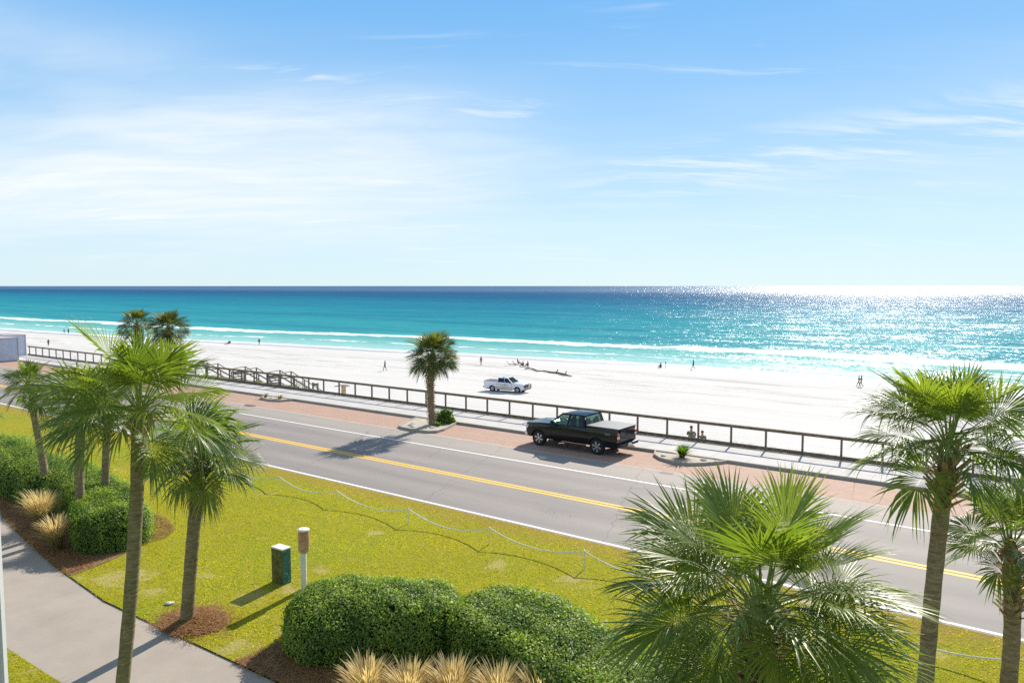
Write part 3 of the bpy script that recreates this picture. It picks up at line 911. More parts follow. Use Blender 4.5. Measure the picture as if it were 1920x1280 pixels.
palm('small palm leaning left out of the far end of the hedge', (-18.3, 29, 0), (-18.9, 29, 4.75), 0.14, 0.68, 0.50, 28, 71, boots=0.9, nb=36, el1=-35, bootm='dark_boot')
palm('palm at the left picture edge with only its right fronds in view', (-17.4, 22, 0), (-17.1, 22, 4.85), 0.15, 0.90, 0.75, 24, 79, nb=40, el1=-20)
palm('lone round headed palm in the kerbed island left of the black truck', R(31.05, 33.96, 0.08), R(31.05, 33.96, 4.35), 0.20, 0.92, 0.72, 62, 83, boot_all=True, nb=38, el0=88, el1=-38, droop=0.3, leafm='palm_leaf_dark', bootlen=0.2, flare=1.1, group='palms in the kerbed parking islands', bark='trunk_bark')
palm('distant rounder palm, right one of the two heads showing above the left palms', R(61.5, 34.0, 0.0), R(61.5, 34.0, 4.95), 0.20, 0.95, 0.82, 60, 89, boot_all=True, nb=32, el0=88, el1=-38, droop=0.3, leafm='palm_leaf_dark', bootlen=0.2, group='palms in the kerbed parking islands')
palm('distant darker palm, left one of the two heads showing above the left palms', R(66.8, 34.0, 0.0), R(66.8, 34.0, 5.2), 0.19, 0.88, 0.72, 40, 97, boot_all=True, nb=32, el0=82, el1=-30, droop=0.35, leafm='palm_leaf_dark', bootlen=0.2, group='palms in the kerbed parking islands')


# ------------------------------------------------------------------ leaf-covered clipped hedges
def scatter_leaves(V, F, count, size, rng, name, m_, parent, jit=0.03, tint_fn=None):
    V = np.asarray(V)
    F = np.asarray(F)
    a, b_, c_, d_ = (V[F[:, k]] for k in range(4))
    n1 = np.cross(c_ - a, d_ - b_)
    area = np.linalg.norm(n1, axis=1) / 2
    nn = unit(n1)
    pick = rng.choice(len(F), count, p=area / area.sum())
    u1, u2 = rng.random(count)[:, None], rng.random(count)[:, None]
    P = (a[pick] * (1 - u1) + b_[pick] * u1) * (1 - u2) + (d_[pick] * (1 - u1) + c_[pick] * u1) * u2
    N = nn[pick]
    hole = np.sin(P[:, 0] * 9.1 + 2 * np.sin(P[:, 1] * 6.3)) * np.sin(P[:, 1] * 8.3 + P[:, 2] * 7.7) + 0.5 * np.sin(P[:, 2] * 15 + P[:, 0] * 13)
    keep = (hole > -1.05) | (rng.random(count) < 0.25)
    P, N = P[keep], N[keep]
    count = len(P)
    offs = rng.normal(0.0, jit, count)
    shoot = rng.random(count) < 0.03
    offs = np.where(shoot, rng.uniform(0.05, 0.15, count), offs)
    P = P + N * offs[:, None]
    N = unit(N + rng.normal(0, 0.55, (count, 3)) + np.array([0, 0, 0.25]))
    A = unit(np.cross(N, rng.normal(0, 1, (count, 3))))
    size = size * (1 + 0.25 * (rng.random((count, 1)) < 0.2))
    B = np.cross(N, A)
    L = size * rng.uniform(0.6, 1.3, count)[:, None]
    Wd = L * 0.52
    v0 = P - A * L * 0.5
    v1 = P + B * Wd * 0.5 + N * L * 0.07
    v2 = P + A * L * 0.5 - N * L * 0.08
    v3 = P - B * Wd * 0.5 + N * L * 0.07
    VV = np.stack([v0, v1, v2, v3], 1).reshape(-1, 3)
    FF = np.arange(count * 4).reshape(-1, 4)
    ti = np.clip(rng.beta(1.3, 1.7, count) + (0.0 if tint_fn is None else tint_fn(P)), 0, 1)
    return np_mesh(name, VV, FF, m_, parent, {'tint': np.repeat(ti, 4)})


def hedge(label, line, width, height, leaves, seed, group='clipped hedges', leafsz=0.065):
    """line: list of (s, v) centreline; rounded-box section swept along with rounded ends"""
    rng = np.random.default_rng(seed)
    P = [R(*p) for p in line]
    # resample
    dense = []
    for i in range(len(P) - 1):
        n = max(2, int((P[i + 1] - P[i]).length / 0.25))
        for k in range(n):
            dense.append(P[i].lerp(P[i + 1], k / n))
    dense.append(P[-1])
    for _ in range(6):
        dense = [dense[0]] + [(dense[i - 1] + dense[i] * 2 + dense[i + 1]) / 4 for i in range(1, len(dense) - 1)] + [dense[-1]]
    base = dense[len(dense) // 2].copy()
    root = thing('hedge', label, 'hedge', base, 0, group)
    rings = []
    hw = width / 2
    M = 30
    t0 = (dense[1] - dense[0]).normalized()
    t1 = (dense[-1] - dense[-2]).normalized()
    capn = [math.sin(x) for x in np.linspace(PI / 2, 0.0, 7)][:-1]
    seq = [(dense[0] - t0 * hw * c_, math.sqrt(max(0, 1 - c_ ** 2.15)) ** 0.9, t0) for c_ in capn]
    for i, p_ in enumerate(dense):
        tt = (dense[min(i + 1, len(dense) - 1)] - dense[max(0, i - 1)]).normalized()
        seq.append((p_, 1.0, tt))
    seq += [(dense[-1] + t1 * hw * c_, math.sqrt(max(0, 1 - c_ ** 2.15)) ** 0.9, t1) for c_ in capn[::-1]]
    ph = rng.uniform(0, 6, 6)
    VV = []
    for i, (p_, k, tt) in enumerate(seq):
        sd = Vector((tt.y, -tt.x, 0))
        for j in range(M + 1):
            an = PI * j / M
            cs, sn = math.cos(an), math.sin(an)
            ex = 2 / 3.9
            x_ = math.copysign(abs(cs) ** ex, cs) * hw
            z_ = abs(sn) ** ex * height
            kk = k
            hh = z_ * (0.35 + 0.65 * min(1, k * 1.25)) if k < 1 else z_
            wob = 1 + 0.035 * math.sin(i * 0.55 + ph[0] + j * 0.3) + 0.03 * math.sin(i * 0.21 + j * 0.55 + ph[1]) + rng.normal(0, 0.012)
            q = p_ - base + sd * x_ * max(kk, 0.02) * wob + Vector((0, 0, hh * wob))
            VV.append(tuple(q))
    VV = np.array(VV)
    K = M + 1
    FF = np.array([(i * K + j, i * K + j + 1, (i + 1) * K + j + 1, (i + 1) * K + j) for i in range(len(seq) - 1) for j in range(M)])
    # orient outward
    c0 = VV.mean(0)
    f = FF[len(FF) // 2]
    nrm = np.cross(VV[f[2]] - VV[f[0]], VV[f[3]] - VV[f[1]])
    if nrm[2] < 0:
        FF = FF[:, ::-1]
    core = VV.copy()
    nn = np.zeros_like(VV)
    fn = unit(np.cross(VV[FF[:, 2]] - VV[FF[:, 0]], VV[FF[:, 3]] - VV[FF[:, 1]]))
    for k in range(4):
        np.add.at(nn, FF[:, k], fn)
    nn = unit(nn)
    X = VV
    bump = (np.sin(X[:, 0] * 5.1 + ph[2]) * np.sin(X[:, 1] * 4.7 + ph[3]) * np.sin(X[:, 2] * 5.3 + ph[4]) * 0.07 + np.sin(X[:, 0] * 11 + X[:, 1] * 9 + ph[5]) * np.sin(X[:, 2] * 12 + X[:, 1] * 5) * 0.035)
    VV = VV + nn * bump[:, None]
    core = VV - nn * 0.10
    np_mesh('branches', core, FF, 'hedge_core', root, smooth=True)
    lump = lambda Pq: 0.22 * np.sin(Pq[:, 0] * 2.1 + ph[2]) * np.sin(Pq[:, 1] * 2.4 + ph[3]) + 0.16 * np.sin(Pq[:, 0] * 6 + Pq[:, 1] * 5 + ph[4])
    scatter_leaves(VV, FF, leaves, leafsz, rng, 'foliage', 'hedge_leaf', root, 0.05, lump)
    return root


hedge('rounded clipped hedge in the foreground, left lobe nearest the footpath', [(13.9, 11.9), (13.2, 12.45), (12.62, 12.85)], 2.7, 1.24, 40000, 5)
hedge('long curved clipped hedge in the foreground running under the large palm', [(10.3, 13.72), (9.2, 13.7), (7.6, 13.1), (6.0, 12.2), (4.6, 11.2), (3.6, 10.2)], 2.7, 1.24, 90000, 6)
hedge('clipped hedge end beside the pine straw bed, right lobe of the left hedge', [(31.2, 13.35), (28.5, 13.0), (26.6, 12.35), (25.6, 11.95)], 2.3, 1.35, 48000, 7)
hedge('clipped hedge at the left edge behind the ornamental grasses', [(42, 13.9), (38, 13.6), (35.0, 13.3), (32.6, 13.3)], 2.8, 1.35, 46000, 8)


# ------------------------------------------------------------------ tuft plants
def blades_np(rng, n, h, spread, width, nseg=5, cx_=0, cy_=0, rad0=0.12, lean=0.6, plume=False):
    a = rng.uniform(0, 2 * PI, n)
    r0 = rad0 * np.sqrt(rng.random(n))
    b0 = np.stack([cx_ + r0 * np.cos(a), cy_ + r0 * np.sin(a), np.zeros(n)], 1)
    a2 = a + rng.normal(0, 0.5, n)
    out = np.stack([np.cos(a2), np.sin(a2), np.zeros(n)], 1)
    hh = h * rng.uniform(0.6, 1.1, n)
    ln = spread * rng.uniform(0.15, 1.1, n)
    t_ = np.linspace(0, 1, nseg)
    P = b0[:, None, :] + out[:, None, :] * (ln[:, None] * t_[None, :] ** 1.8)[:, :, None]
    P[:, :, 2] += hh[:, None] * (t_[None, :] - lean * 0.35 * t_[None, :] ** 3)
    sd = np.stack([-np.sin(a2), np.cos(a2), np.zeros(n)], 1)
    if plume:
        prof = np.interp(t_, [0, 0.6, 0.75, 0.92, 1.0], [0.3, 0.3, 1.6, 1.2, 0.1])
    else:
        prof = np.interp(t_, [0, 0.4, 1], [1, 0.9, 0.08])
    wd = width * prof
    Lf = P - sd[:, None, :] * wd[None, :, None]
    Rt = P + sd[:, None, :] * wd[None, :, None]
    V = np.stack([Lf, Rt], 2).reshape(-1, 3)
    idx = np.arange(n * nseg * 2).reshape(n, nseg, 2)
    F = np.stack([idx[:, :-1, 0], idx[:, :-1, 1], idx[:, 1:, 1], idx[:, 1:, 0]], -1).reshape(-1, 4)
    ti = np.tile(np.repeat(t_, 2), n) * 0.9 + np.repeat(rng.normal(0, 0.18, n), nseg * 2)
    return V, F, np.clip(ti, 0, 1)


def fountain_grass(label, pos, h, spread, seed, n=420, group='tan fountain grasses'):
    rng = np.random.default_rng(seed)
    root = thing('fountain_grass', label, 'ornamental grass', pos, 0, group)
    V, F, T = blades_np(rng, n, h * 0.85, spread, 0.003)
    np_mesh('blades', V, F, 'tan_grass', root, {'tint': T * 0.75})
    V, F, T = blades_np(rng, n // 2, h * 1.08, spread * 0.75, 0.009, 8, plume=True)
    np_mesh('plumes', V, F, 'tan_grass', root, {'tint': np.clip(T + 0.45, 0, 1)})
    return root


fountain_grass('taller fountain grass clump in the pine straw bed against the left hedge', at(78, 990, 0), 1.5, 1.0, 1, 900)
fountain_grass('lower fountain grass clump nearest the footpath bend in the left bed', at(108, 1030, 0), 1.25, 0.85, 2, 800)
fg = [(690, 1335, 'leftmost of the pale fountain grasses in front of the foreground hedge'),
      (770, 1345, 'second from left of the pale fountain grasses in front of the foreground hedge'),
      (850, 1340, 'middle pale fountain grass in front of the notch in the foreground hedge'),
      (935, 1352, 'fourth of the pale fountain grasses in front of the foreground hedge'),
      (1015, 1362, 'rightmost of the pale fountain grasses in front of the foreground hedge')]
for i, (px, py, lb) in enumerate(fg):
    fountain_grass(lb, at(px, py, 0), 1.22, 0.75, 20 + i, 760)


def sword_plant(name, label, pos, h, n, seed, m_='shrub_leaf', cat='shrub', wd=0.035, spread=0.5, r0=0.1, flowers=0):
    rng = np.random.default_rng(seed)
    root = thing(name, label, cat, pos)
    V, F, T = blades_np(rng, n, h, spread, wd, 6, rad0=r0, lean=0.9)
    np_mesh('leaves', V, F, m_, root, {'tint': np.clip(T * 0.8 + 0.15, 0, 1)})
    if flowers:
        V, F, T = blades_np(rng, flowers, h * 0.5, spread * 1.1, wd * 0.7, 5, rad0=r0, lean=0.9)
        np_mesh('dry_leaves', V, F, 'dry_leaf', root, {'tint': T})
    return root


def leaf_bush(label, pos, rx, ry, h, count, seed, size=0.12, name='shrub'):
    rng = np.random.default_rng(seed)
    root = thing(name, label, 'shrub', pos)
    K = 14
    VV, FF = [], []
    for i in range(9):
        ph_ = PI / 2 * i / 8
        for j in range(K):
            th_ = 2 * PI * j / K
            rr = 1 + rng.normal(0, 0.09)
            VV.append((rx * math.cos(ph_) * math.cos(th_) * rr, ry * math.cos(ph_) * math.sin(th_) * rr, h * math.sin(ph_) * rr))
    for i in range(8):
        for j in range(K):
            FF.append((i * K + j, i * K + (j + 1) % K, (i + 1) * K + (j + 1) % K, (i + 1) * K + j))
    scatter_leaves(np.array(VV), np.array(FF), count, size, rng, 'foliage', 'shrub_leaf', root, 0.07)
    np_mesh('branches', np.array(VV) * 0.75, np.array(FF), 'hedge_core', root, smooth=True)
    return root


leaf_bush('glossy green shrub at the foot of the island palm', R(31.0, 35.0, 0.1), 0.62, 0.5, 0.75, 1500, 4, 0.15)
sword_plant('yellowing_plant', 'small yellow-green plant right of the island palm trunk base', R(30.55, 33.9, 0.1), 0.42, 60, 5, wd=0.03, spread=0.25, cat='plant')
sword_plant('spiky_plant', 'spiky green sago-like plant in the kerbed island right of the black truck', R(14.95, 34.7, 0.1), 0.95, 150, 6, wd=0.035, spread=0.75, flowers=60, cat='plant')
for i, (s_, v_, lb) in enumerate([(49.3, 34.9, 'dry brown plant on the left half of the far kerbed island'), (47.7, 35.0, 'dry brown plant on the right half of the far kerbed island')]):
    sword_plant('withered_plant', lb, R(s_, v_, 0.1), 0.45, 45, 30 + i, 'dry_leaf', 'plant', 0.03, 0.5)

for i, (s_, v_, r_) in enumerate([(32.0, 33.0, 0.16), (31.6, 32.75, 0.12), (32.3, 33.5, 0.13), (30.4, 33.2, 0.14), (15.9, 34.6, 0.12), (13.9, 34.9, 0.15), (48.4, 34.7, 0.16)]):
    bm = bmesh.new()
    bmesh.ops.create_icosphere(bm, subdivisions=2, radius=r_)
    for v in bm.verts:
        v.co = Vector((v.co.x * 1.3, v.co.y, v.co.z * 0.6)) * random.uniform(0.88, 1.12)
    me = bpy.data.meshes.new('stone')
    bm.to_mesh(me)
    bm.free()
    me.materials.append(MATS['stone'])
    o = bpy.data.objects.new('stone', me)
    COL.objects.link(o)
    o.location = R(s_, v_, 0.13)
    tag(o, 'pale stone lying in one of the kerbed roadside planting islands', 'stone', 'stones in the planting islands')

# loose stuff: grass, pine straw, dune grass
rng = np.random.default_rng(99)


def in_bed(s, v):
    """planting beds with no turf (road frame)"""
    d2 = ((s - 17.77) / 0.95) ** 2 + ((v - 10.25) / 0.75) ** 2
    a = d2 < 1
    b1 = (s > 23.85) & (v < 10.6 + np.clip((s - 24) * 0.55, 0, 3.4)) & (v > 5)
    b2 = (s < 15.1) & (v < 11.2 + np.clip((15.1 - s) * 0.6, 0, 1.5))
    b3 = (np.hypot((s - 27.8) / 3.3, (v - 12.9) / 1.6) < 1) | (np.hypot((s - 13) / 1.9, (v - 12.5) / 1.7) < 1)
    return a | b1 | b2 | b3


Nb = 330000
s_ = rng.uniform(-6, 46, Nb)
v_ = rng.uniform(2.0, 21.6, Nb)
dist = np.hypot(s_, v_)
pr_ = np.array([path_r(x) for x in np.linspace(-10, 60, 701)])
pl_ = np.array([path_l(x) for x in np.linspace(-10, 60, 701)])
gi = np.clip(((s_ + 10) * 10).astype(int), 0, 700)
ok = ((v_ > pr_[gi] - 0.02) | (v_ < pl_[gi] + 0.02)) & ~(in_bed(s_, v_) & (v_ > pr_[gi])) & (rng.random(Nb) < np.clip(26 / dist, 0, 1))
for (px, py, rr_) in PATCHES:
    q_ = sv(at(px, py))
    ok &= ~((np.hypot(s_ - q_[0], v_ - q_[1]) < rr_ * rng.uniform(0.2, 1.5, Nb)) & (rng.random(Nb) < 0.6))
clump = np.sin(s_ * 3.1 + 2 * np.sin(v_ * 2.3)) * np.sin(v_ * 3.7 + 1.5 * np.sin(s_ * 1.9)) + 0.6 * np.sin(s_ * 7.3 + v_ * 5.1) + rng.normal(0, 0.5, Nb)
ok &= (clump > -0.75)
s_, v_ = s_[ok], v_[ok]
n = len(s_)
Ux, Nx = np.array(U), np.array(Nn)
B0 = s_[:, None] * Ux + v_[:, None] * Nx
B0[:, 2] = 0.015
a = rng.uniform(0, 2 * PI, n)
hgt = rng.uniform(0.018, 0.05, n)
wd = rng.uniform(0.008, 0.018, n)
sd = np.stack([np.cos(a), np.sin(a), 0 * a], 1)
lean_ = np.stack([rng.normal(0, 0.02, n), rng.normal(0, 0.02, n), hgt], 1)
V = np.stack([B0 - sd * wd[:, None], B0 + sd * wd[:, None], B0 + lean_], 1).reshape(-1, 3)
pn = 0.5 + 0.3 * np.sin(s_ * 0.8 + 1.3 * np.sin(v_ * 0.7)) * np.sin(v_ * 0.9 + s_ * 0.3)
ti = np.clip(pn * 0.7 + rng.normal(0.15, 0.2, n), 0, 1)
np_mesh('grass', V, np.arange(n * 3).reshape(-1, 3), 'grass_blade', None, {'tint': np.repeat(ti, 3)}, kind='stuff')

# beds of pine straw: low mounded sheets plus loose needles
b = MB()
ring = [(17.77 + 0.95 * math.cos(a_) * (1 + 0.06 * math.sin(3 * a_)), 10.25 + 0.75 * math.sin(a_)) for a_ in np.linspace(0, 2 * PI, 28)[:-1]]
vs = [(-p[0], p[1], 0.028) for p in ring] + [(-17.77 + 0.6 * (-(p[0] - 17.77)), 10.25 + 0.6 * (p[1] - 10.25), 0.10) for p in ring] + [(-17.77, 10.25, 0.13)]
nr = len(ring)
b.add(vs, [(i, (i + 1) % nr, (i + 1) % nr + nr, i + nr) for i in range(nr)] + [(i + nr, (i + 1) % nr + nr, 2 * nr) for i in range(nr)])


def bed(pts, z=0.034):
    b.add([(-p[0], p[1], z) for p in pts], [tuple(range(len(pts)))])


bed([(15.1, 9.66), (14.9, 10.4), (15.2, 11.4), (15.2, 12.4), (14.4, 13.6), (12.5, 14.6), (10, 15.0), (7, 14.6), (4, 12.6), (2, 10), (0, 9.74), (13, 9.74)])
bed([(23.6, 9.76), (23.8, 10.6), (24.1, 11.5), (24.8, 12.8), (26.5, 13.6), (30, 14.8), (35, 15.1), (42, 15.8), (44, 14.4), (38, 12.45), (32.2, 11.0), (28, 10.28), (25, 9.88)])
struct(b, 'pine_straw_beds', 'mulch')
Np = 26000
s_ = rng.uniform(0, 44, Np * 4)
v_ = rng.uniform(9.3, 15.8, Np * 4)
gi = np.clip(((s_ + 10) * 10).astype(int), 0, 700)
ok = in_bed(s_, v_) & (v_ > pr_[gi] - 0.04)
s2 = 17.77 + rng.normal(0, 0.48, 3200)
v2 = np.maximum(10.25 + rng.normal(0, 0.38, 3200), 9.5)
s_ = np.concatenate([s_[ok], s2])
v_ = np.concatenate([v_[ok], v2])
n = len(s_)
B0 = s_[:, None] * Ux + v_[:, None] * Nx
B0[:, 2] = rng.uniform(0.035, 0.07, n) + np.where(np.hypot(s_ - 17.77, v_ - 10.25) < 0.95, np.clip(0.12 * (1 - np.hypot(s_ - 17.77, v_ - 10.25)), 0, 1), 0)
a = rng.uniform(0, 2 * PI, n)
ln = rng.uniform(0.06, 0.13, n)
dd = np.stack([np.cos(a), np.sin(a), rng.normal(0, 0.25, n)], 1) * ln[:, None]
sd = np.stack([-np.sin(a), np.cos(a), 0 * a], 1) * 0.005
V = np.stack([B0 - dd - sd, B0 - dd + sd, B0 + dd + sd, B0 + dd - sd], 1).reshape(-1, 3)
np_mesh('pine_straw', V, np.arange(n * 4).reshape(-1, 4), 'pine_needle', None, {'tint': np.repeat(rng.random(n), 4)}, kind='stuff')

# dune grass tufts behind the fence
VV, FF, TT = [], [], []
off = 0
for i in range(420):
    s0 = rng.uniform(-2, 30) if rng.random() < 0.8 else rng.uniform(28, 50)
    if rng.random() < 0.35:
        s0 = rng.choice([9.0, 11.5, 13.8, 21.5, 24.5]) + rng.normal(0, 0.7)
    v0 = 39.15 + abs(rng.normal(0, 0.9))
    p0 = R(s0, v0, beach_z(s0, v0))
    hh_ = rng.uniform(0.2, 0.55)
    V, F, T = blades_np(rng, 26, hh_, hh_ * 0.6, 0.006, 4, rad0=0.16)
    VV.append(V + np.array(p0))
    FF.append(F + off)
    TT.append(T)
    off += len(V)
np_mesh('dune_grass', np.concatenate(VV), np.concatenate(FF), 'tan_grass', None, {'tint': np.clip(np.concatenate(TT), 0, 1)}, kind='stuff')
VV, FF, TT = [], [], []
off = 0
for i in range(160):
    s0 = rng.uniform(50, 66)
    v0 = 39.3 + abs(rng.normal(0.3, 0.6))
    p0 = R(s0, v0, beach_z(s0, v0))
    V, F, T = blades_np(rng, 24, rng.uniform(0.25, 0.6), 0.4, 0.02, 4, rad0=0.2)
    VV.append(V + np.array(p0))
    FF.append(F + off)
    TT.append(T)
    off += len(V)
np_mesh('dune_creepers', np.concatenate(VV), np.concatenate(FF), 'shrub_leaf', None, {'tint': np.clip(np.concatenate(TT), 0, 1) * 0.6}, kind='stuff')

# ------------------------------------------------------------------ beach fence along the sidewalk
FV = 38.87
fence = thing('post_and_rail_fence', 'brown timber fence with wire mesh between sidewalk and beach', 'fence', R(30, FV, 0.15), ROADROT)


def FL(s, v, z):
    return (-(s - 30), v - FV, z - 0.15)


k = -13
posts = []
while 19.52 + 1.85 * k < 104:
    posts.append(19.52 + 1.85 * k)
    k += 1
pm = None
for s_ in posts:
    if pm is None:
        mb = MB()
        mb.box((0, 0, 0.44), (0.09, 0.09, 1.34))
        pm = mb.build('post', 'fence_wood', fence)
        pm.location = FL(s_, FV, 0.15)
    else:
        c_ = pm.copy()
        COL.objects.link(c_)
        c_.parent = fence
        c_.location = FL(s_, FV, 0.15)
s0, s1 = posts[0] - 0.4, posts[-1] + 0.4
mb = MB()
mb.box(((FL(s0, FV, 0)[0] + FL(s1, FV, 0)[0]) / 2, 0, 1.13), (s1 - s0, 0.17, 0.045))
mb.box(((FL(s0, FV, 0)[0] + FL(s1, FV, 0)[0]) / 2, -0.068, 1.055), (s1 - s0, 0.04, 0.10))
mb.build('top_rail', 'fence_wood', fence)
mb = MB()
mb.box(((FL(s0, FV, 0)[0] + FL(s1, FV, 0)[0]) / 2, -0.068, 0.10), (s1 - s0, 0.045, 0.19))
mb.build('bottom_board', 'fence_wood', fence)
mb = MB()
for z in (0.30, 0.45, 0.60, 0.75, 0.90):
    mb.beam(FL(s0, FV + 0.03, z + 0.15), FL(s1, FV + 0.03, z + 0.15), 0.006, 0.007)
mb.build('wires', 'wire_metal', fence)

# beach stairs
root = thing('beach_staircase', 'weathered timber stairs with zigzag handrails going down to the sand', 'staircase', R(58, 39.1, 0), ROADROT)


def SL(s, v, z):
    return (-(s - 58), v - 39.1, z)


deck = MB()
deck.box(SL(59.3, 39.75, 0.10), (14.2, 1.1, 0.08))
for s_ in np.arange(53, 66.5, 1.6):
    for v_ in (39.35, 40.2):
        deck.box(SL(s_, v_, -0.6), (0.12, 0.12, 1.32))
deck.build('platform', 'stair_wood', root)
slope = 0.62
for (sa, sb, guard) in ((66.0, 64.2, False), (59.85, 58.15, True), (54.75, 53.2, True)):
    for gi_, s_ in enumerate((sa, sb)):
        mb = MB()
        top = 1.36
        ln = 8.4
        mb.beam(SL(s_, 38.98, top - 0.08), SL(s_, 40.25, top), 0.14, 0.045)
        mb.beam(SL(s_, 40.25, top), SL(s_, 40.25 + ln, top - ln * slope), 0.14, 0.045)
        mb.beam(SL(s_, 40.25, top - 0.5), SL(s_, 40.25 + ln, top - 0.5 - ln * slope), 0.05, 0.12)
        mb.beam(SL(s_, 39.0, top - 0.5), SL(s_, 40.25, top - 0.5), 0.05, 0.10)
        for q in np.arange(0, ln + 0.1, 1.4):
            zt = top - q * slope
            mb.box(SL(s_, 40.25 + q, zt - 0.75), (0.09, 0.09, 1.5))
        mb.box(SL(s_, 39.0, 0.6), (0.09, 0.09, 1.3))
        if guard and gi_ == 0:
            for z in (0.30, 0.52, 0.74, 0.96):
                mb.beam(SL(s_, 39.05, z), SL(s_, 40.2, z), 0.03, 0.10)
        mb.build('handrail', 'stair_wood', root)
    mb = MB()
    for q in np.arange(0.15, 8.4, 0.29):
        mb.box(SL((sa + sb) / 2, 40.3 + q, 0.10 - q * slope), (abs(sa - sb) - 0.08, 0.28, 0.04))
    for s_ in (sa - 0.1, sb + 0.1):
        mb.beam(SL(s_, 40.3, 0.0), SL(s_, 48.7, -8.4 * slope), 0.04, 0.25)
    mb.build('steps', 'stair_wood', root)

# ------------------------------------------------------------------ rope and post line on the verge
root = thing('rope_fence', 'low line of white stakes joined by sagging white rope beside the road', 'rope fence', R(15.15, 19.38, 0), ROADROT)
stk = [33.9, 30.3, 26.6, 22.86, 18.95, 15.2, 11.47, 7.6, 3.9, 0.2]
tops = []
for i, s_ in enumerate(stk):
    mb = MB()
    lx, ly = random.uniform(-0.03, 0.03), random.uniform(-0.02, 0.02)
    mb.tube([(0, 0, -0.05), (lx, ly, 0.58)], 0.017, 8)
    mb.tube([(lx, ly, 0.58), (lx, ly, 0.60)], 0.024, 8)
    mb.build('stake', 'white_post', root).location = (-(s_ - 15.15), 0, 0)
    tops.append(Vector((-(s_ - 15.15) + lx, ly, 0.565)))
for a_, b_ in zip(tops, tops[1:]):
    mb = MB()
    sagd = random.uniform(0.30, 0.38)
    mb.tube([a_.lerp(b_, k / 14) - Vector((0, 0, sagd * 4 * (k / 14) * (1 - k / 14))) for k in range(15)], 0.02, 6)
    mb.build('rope', 'rope', root)

# ------------------------------------------------------------------ utility box and marker post
F0, L0, R0 = at(531, 1098), at(510, 1091), at(547, 1091)
ax = (L0 - F0)
ang = math.atan2(ax.y, ax.x)
root = thing('utility_box', 'square green utility box with foliage print and pale top on the lawn', 'utility box', F0, ang)
lw_, dw_ = 0.50, 0.30
mb = MB()
sgn = -1
mb.box((lw_ / 2, sgn * dw_ / 2, 0.52), (lw_, dw_, 1.04))
bx_ = mb.build('cabinet', ['foliage_wrap', 'teal_wrap'], root, bevel=0.01)
for pl in bx_.data.polygons:
    if abs(pl.normal.x) > 0.8:
        pl.material_index = 1
mb = MB()
mb.box((lw_ / 2, sgn * dw_ / 2, 1.062), (lw_ + 0.02, dw_ + 0.02, 0.045))
mb.build('lid', 'white_post', root, bevel=0.01)
mb = MB()
mb.box((lw_ / 2 + 0.03, 0.006, 0.62), (0.06, 0.02, 0.05))
mb.build('latch', 'dark_metal', root)

pb = at(570, 1106)
root = thing('marker_post', 'white square post carrying a rusty cylindrical canister, right of the green box', 'post', pb, rad(12))
mb = MB()
mb.box((0, 0, 0.56), (0.16, 0.16, 1.16))
mb.build('post', 'white_post', root, bevel=0.012)
mb = MB()
mb.tube([(0.02, 0, 1.12), (0.02, 0, 1.16), (0.02, 0, 1.17), (0.02, 0, 1.76)], [0.12, 0.12, 0.155, 0.155], 20)
mb.build('canister', 'rust_tin', root)
mb = MB()
mb.tube([(0.02, 0, 1.755), (0.02, 0, 1.79), (0.02, 0, 1.81)], [0.165, 0.165, 0.13], 20)
mb.tube([(0.0, 0, 1.80), (0.0, 0, 1.83)], 0.02, 8)
mb.build('cap', 'white_post', root)

# small stone on the lawn
bm = bmesh.new()
bmesh.ops.create_icosphere(bm, subdivisions=2, radius=0.10)
for v in bm.verts:
    v.co = Vector((v.co.x * 1.3, v.co.y * 0.9, v.co.z * 0.45)) * random.uniform(0.9, 1.1)
me = bpy.data.meshes.new('stone')
bm.to_mesh(me)
bm.free()
me.materials.append(MATS['stone'])
o = bpy.data.objects.new('stone', me)
COL.objects.link(o)
o.location = at(318, 1130, 0.05)
tag(o, 'flat pale stone lying in the lawn left of the pine straw ring', 'stone')

# drain grate and dark cover in the pavers
root = thing('drain_grate', 'slotted storm drain grate at the edge of the brick pavers', 'drain grate', at(1250, 886, 0.006), ROADROT)
mb = MB()
mb.box((0, 0, 0.0), (0.62, 0.32, 0.012))
mb.build('frame', 'kerb_concrete', root)
mb = MB()
for i in range(9):
    mb.box((-0.26 + i * 0.065, 0, 0.008), (0.032, 0.24, 0.008))
mb.build('slots', 'dark_metal', root)
mb = MB()
mb.add([(0.62 * math.cos(a_) * (1 + 0.2 * math.sin(3 * a_)), 0.28 * math.sin(a_), 0.0) for a_ in np.linspace(0, 2 * PI, 20)[:-1]] , [tuple(range(19))])
o = mb.build('patch_cover', 'iron_cover', None, at(468, 760, 0.009), ROADROT)
tag(o, 'dark patch cover set in the brick pavers beside the far kerbed island', 'cover plate')

# small wooden stand and stump-like stand behind the fence
root = thing('wooden_stand', 'pale wooden stand with a flat shingled top behind the fence', 'stand', R(46.9, 40.6, -0.5), ROADROT)
mb = MB()
mb.box((0, 0, 0.55), (0.28, 0.25, 1.1))
mb.build('post', 'pale_wood', root)
mb = MB()
mb.beam((-0.85, 0, 0.98), (0.0, 0, 1.16), 0.5, 0.06)
mb.beam((0.0, 0, 1.16), (0.45, 0, 1.08), 0.5, 0.06)
mb.build('roof', 'stair_wood', root)
root = thing('sign_post', 'two short brown posts with a small crossbar behind the fence near the stairs', 'post', R(50.2, 40.4, -0.5), ROADROT)
mb = MB()
for x_ in (-0.3, 0.3):
    mb.box((x_, 0, 0.5), (0.12, 0.12, 1.2))
mb.box((0, 0, 0.95), (0.7, 0.05, 0.2))
mb.build('frame', 'stair_wood', root)
root = thing('notice_board', 'faint white notice board on posts on the sand below the stairs', 'sign', at(562, 714, -1.9) - Vector((0, 0, 2.2)), ROADROT)
mb = MB()
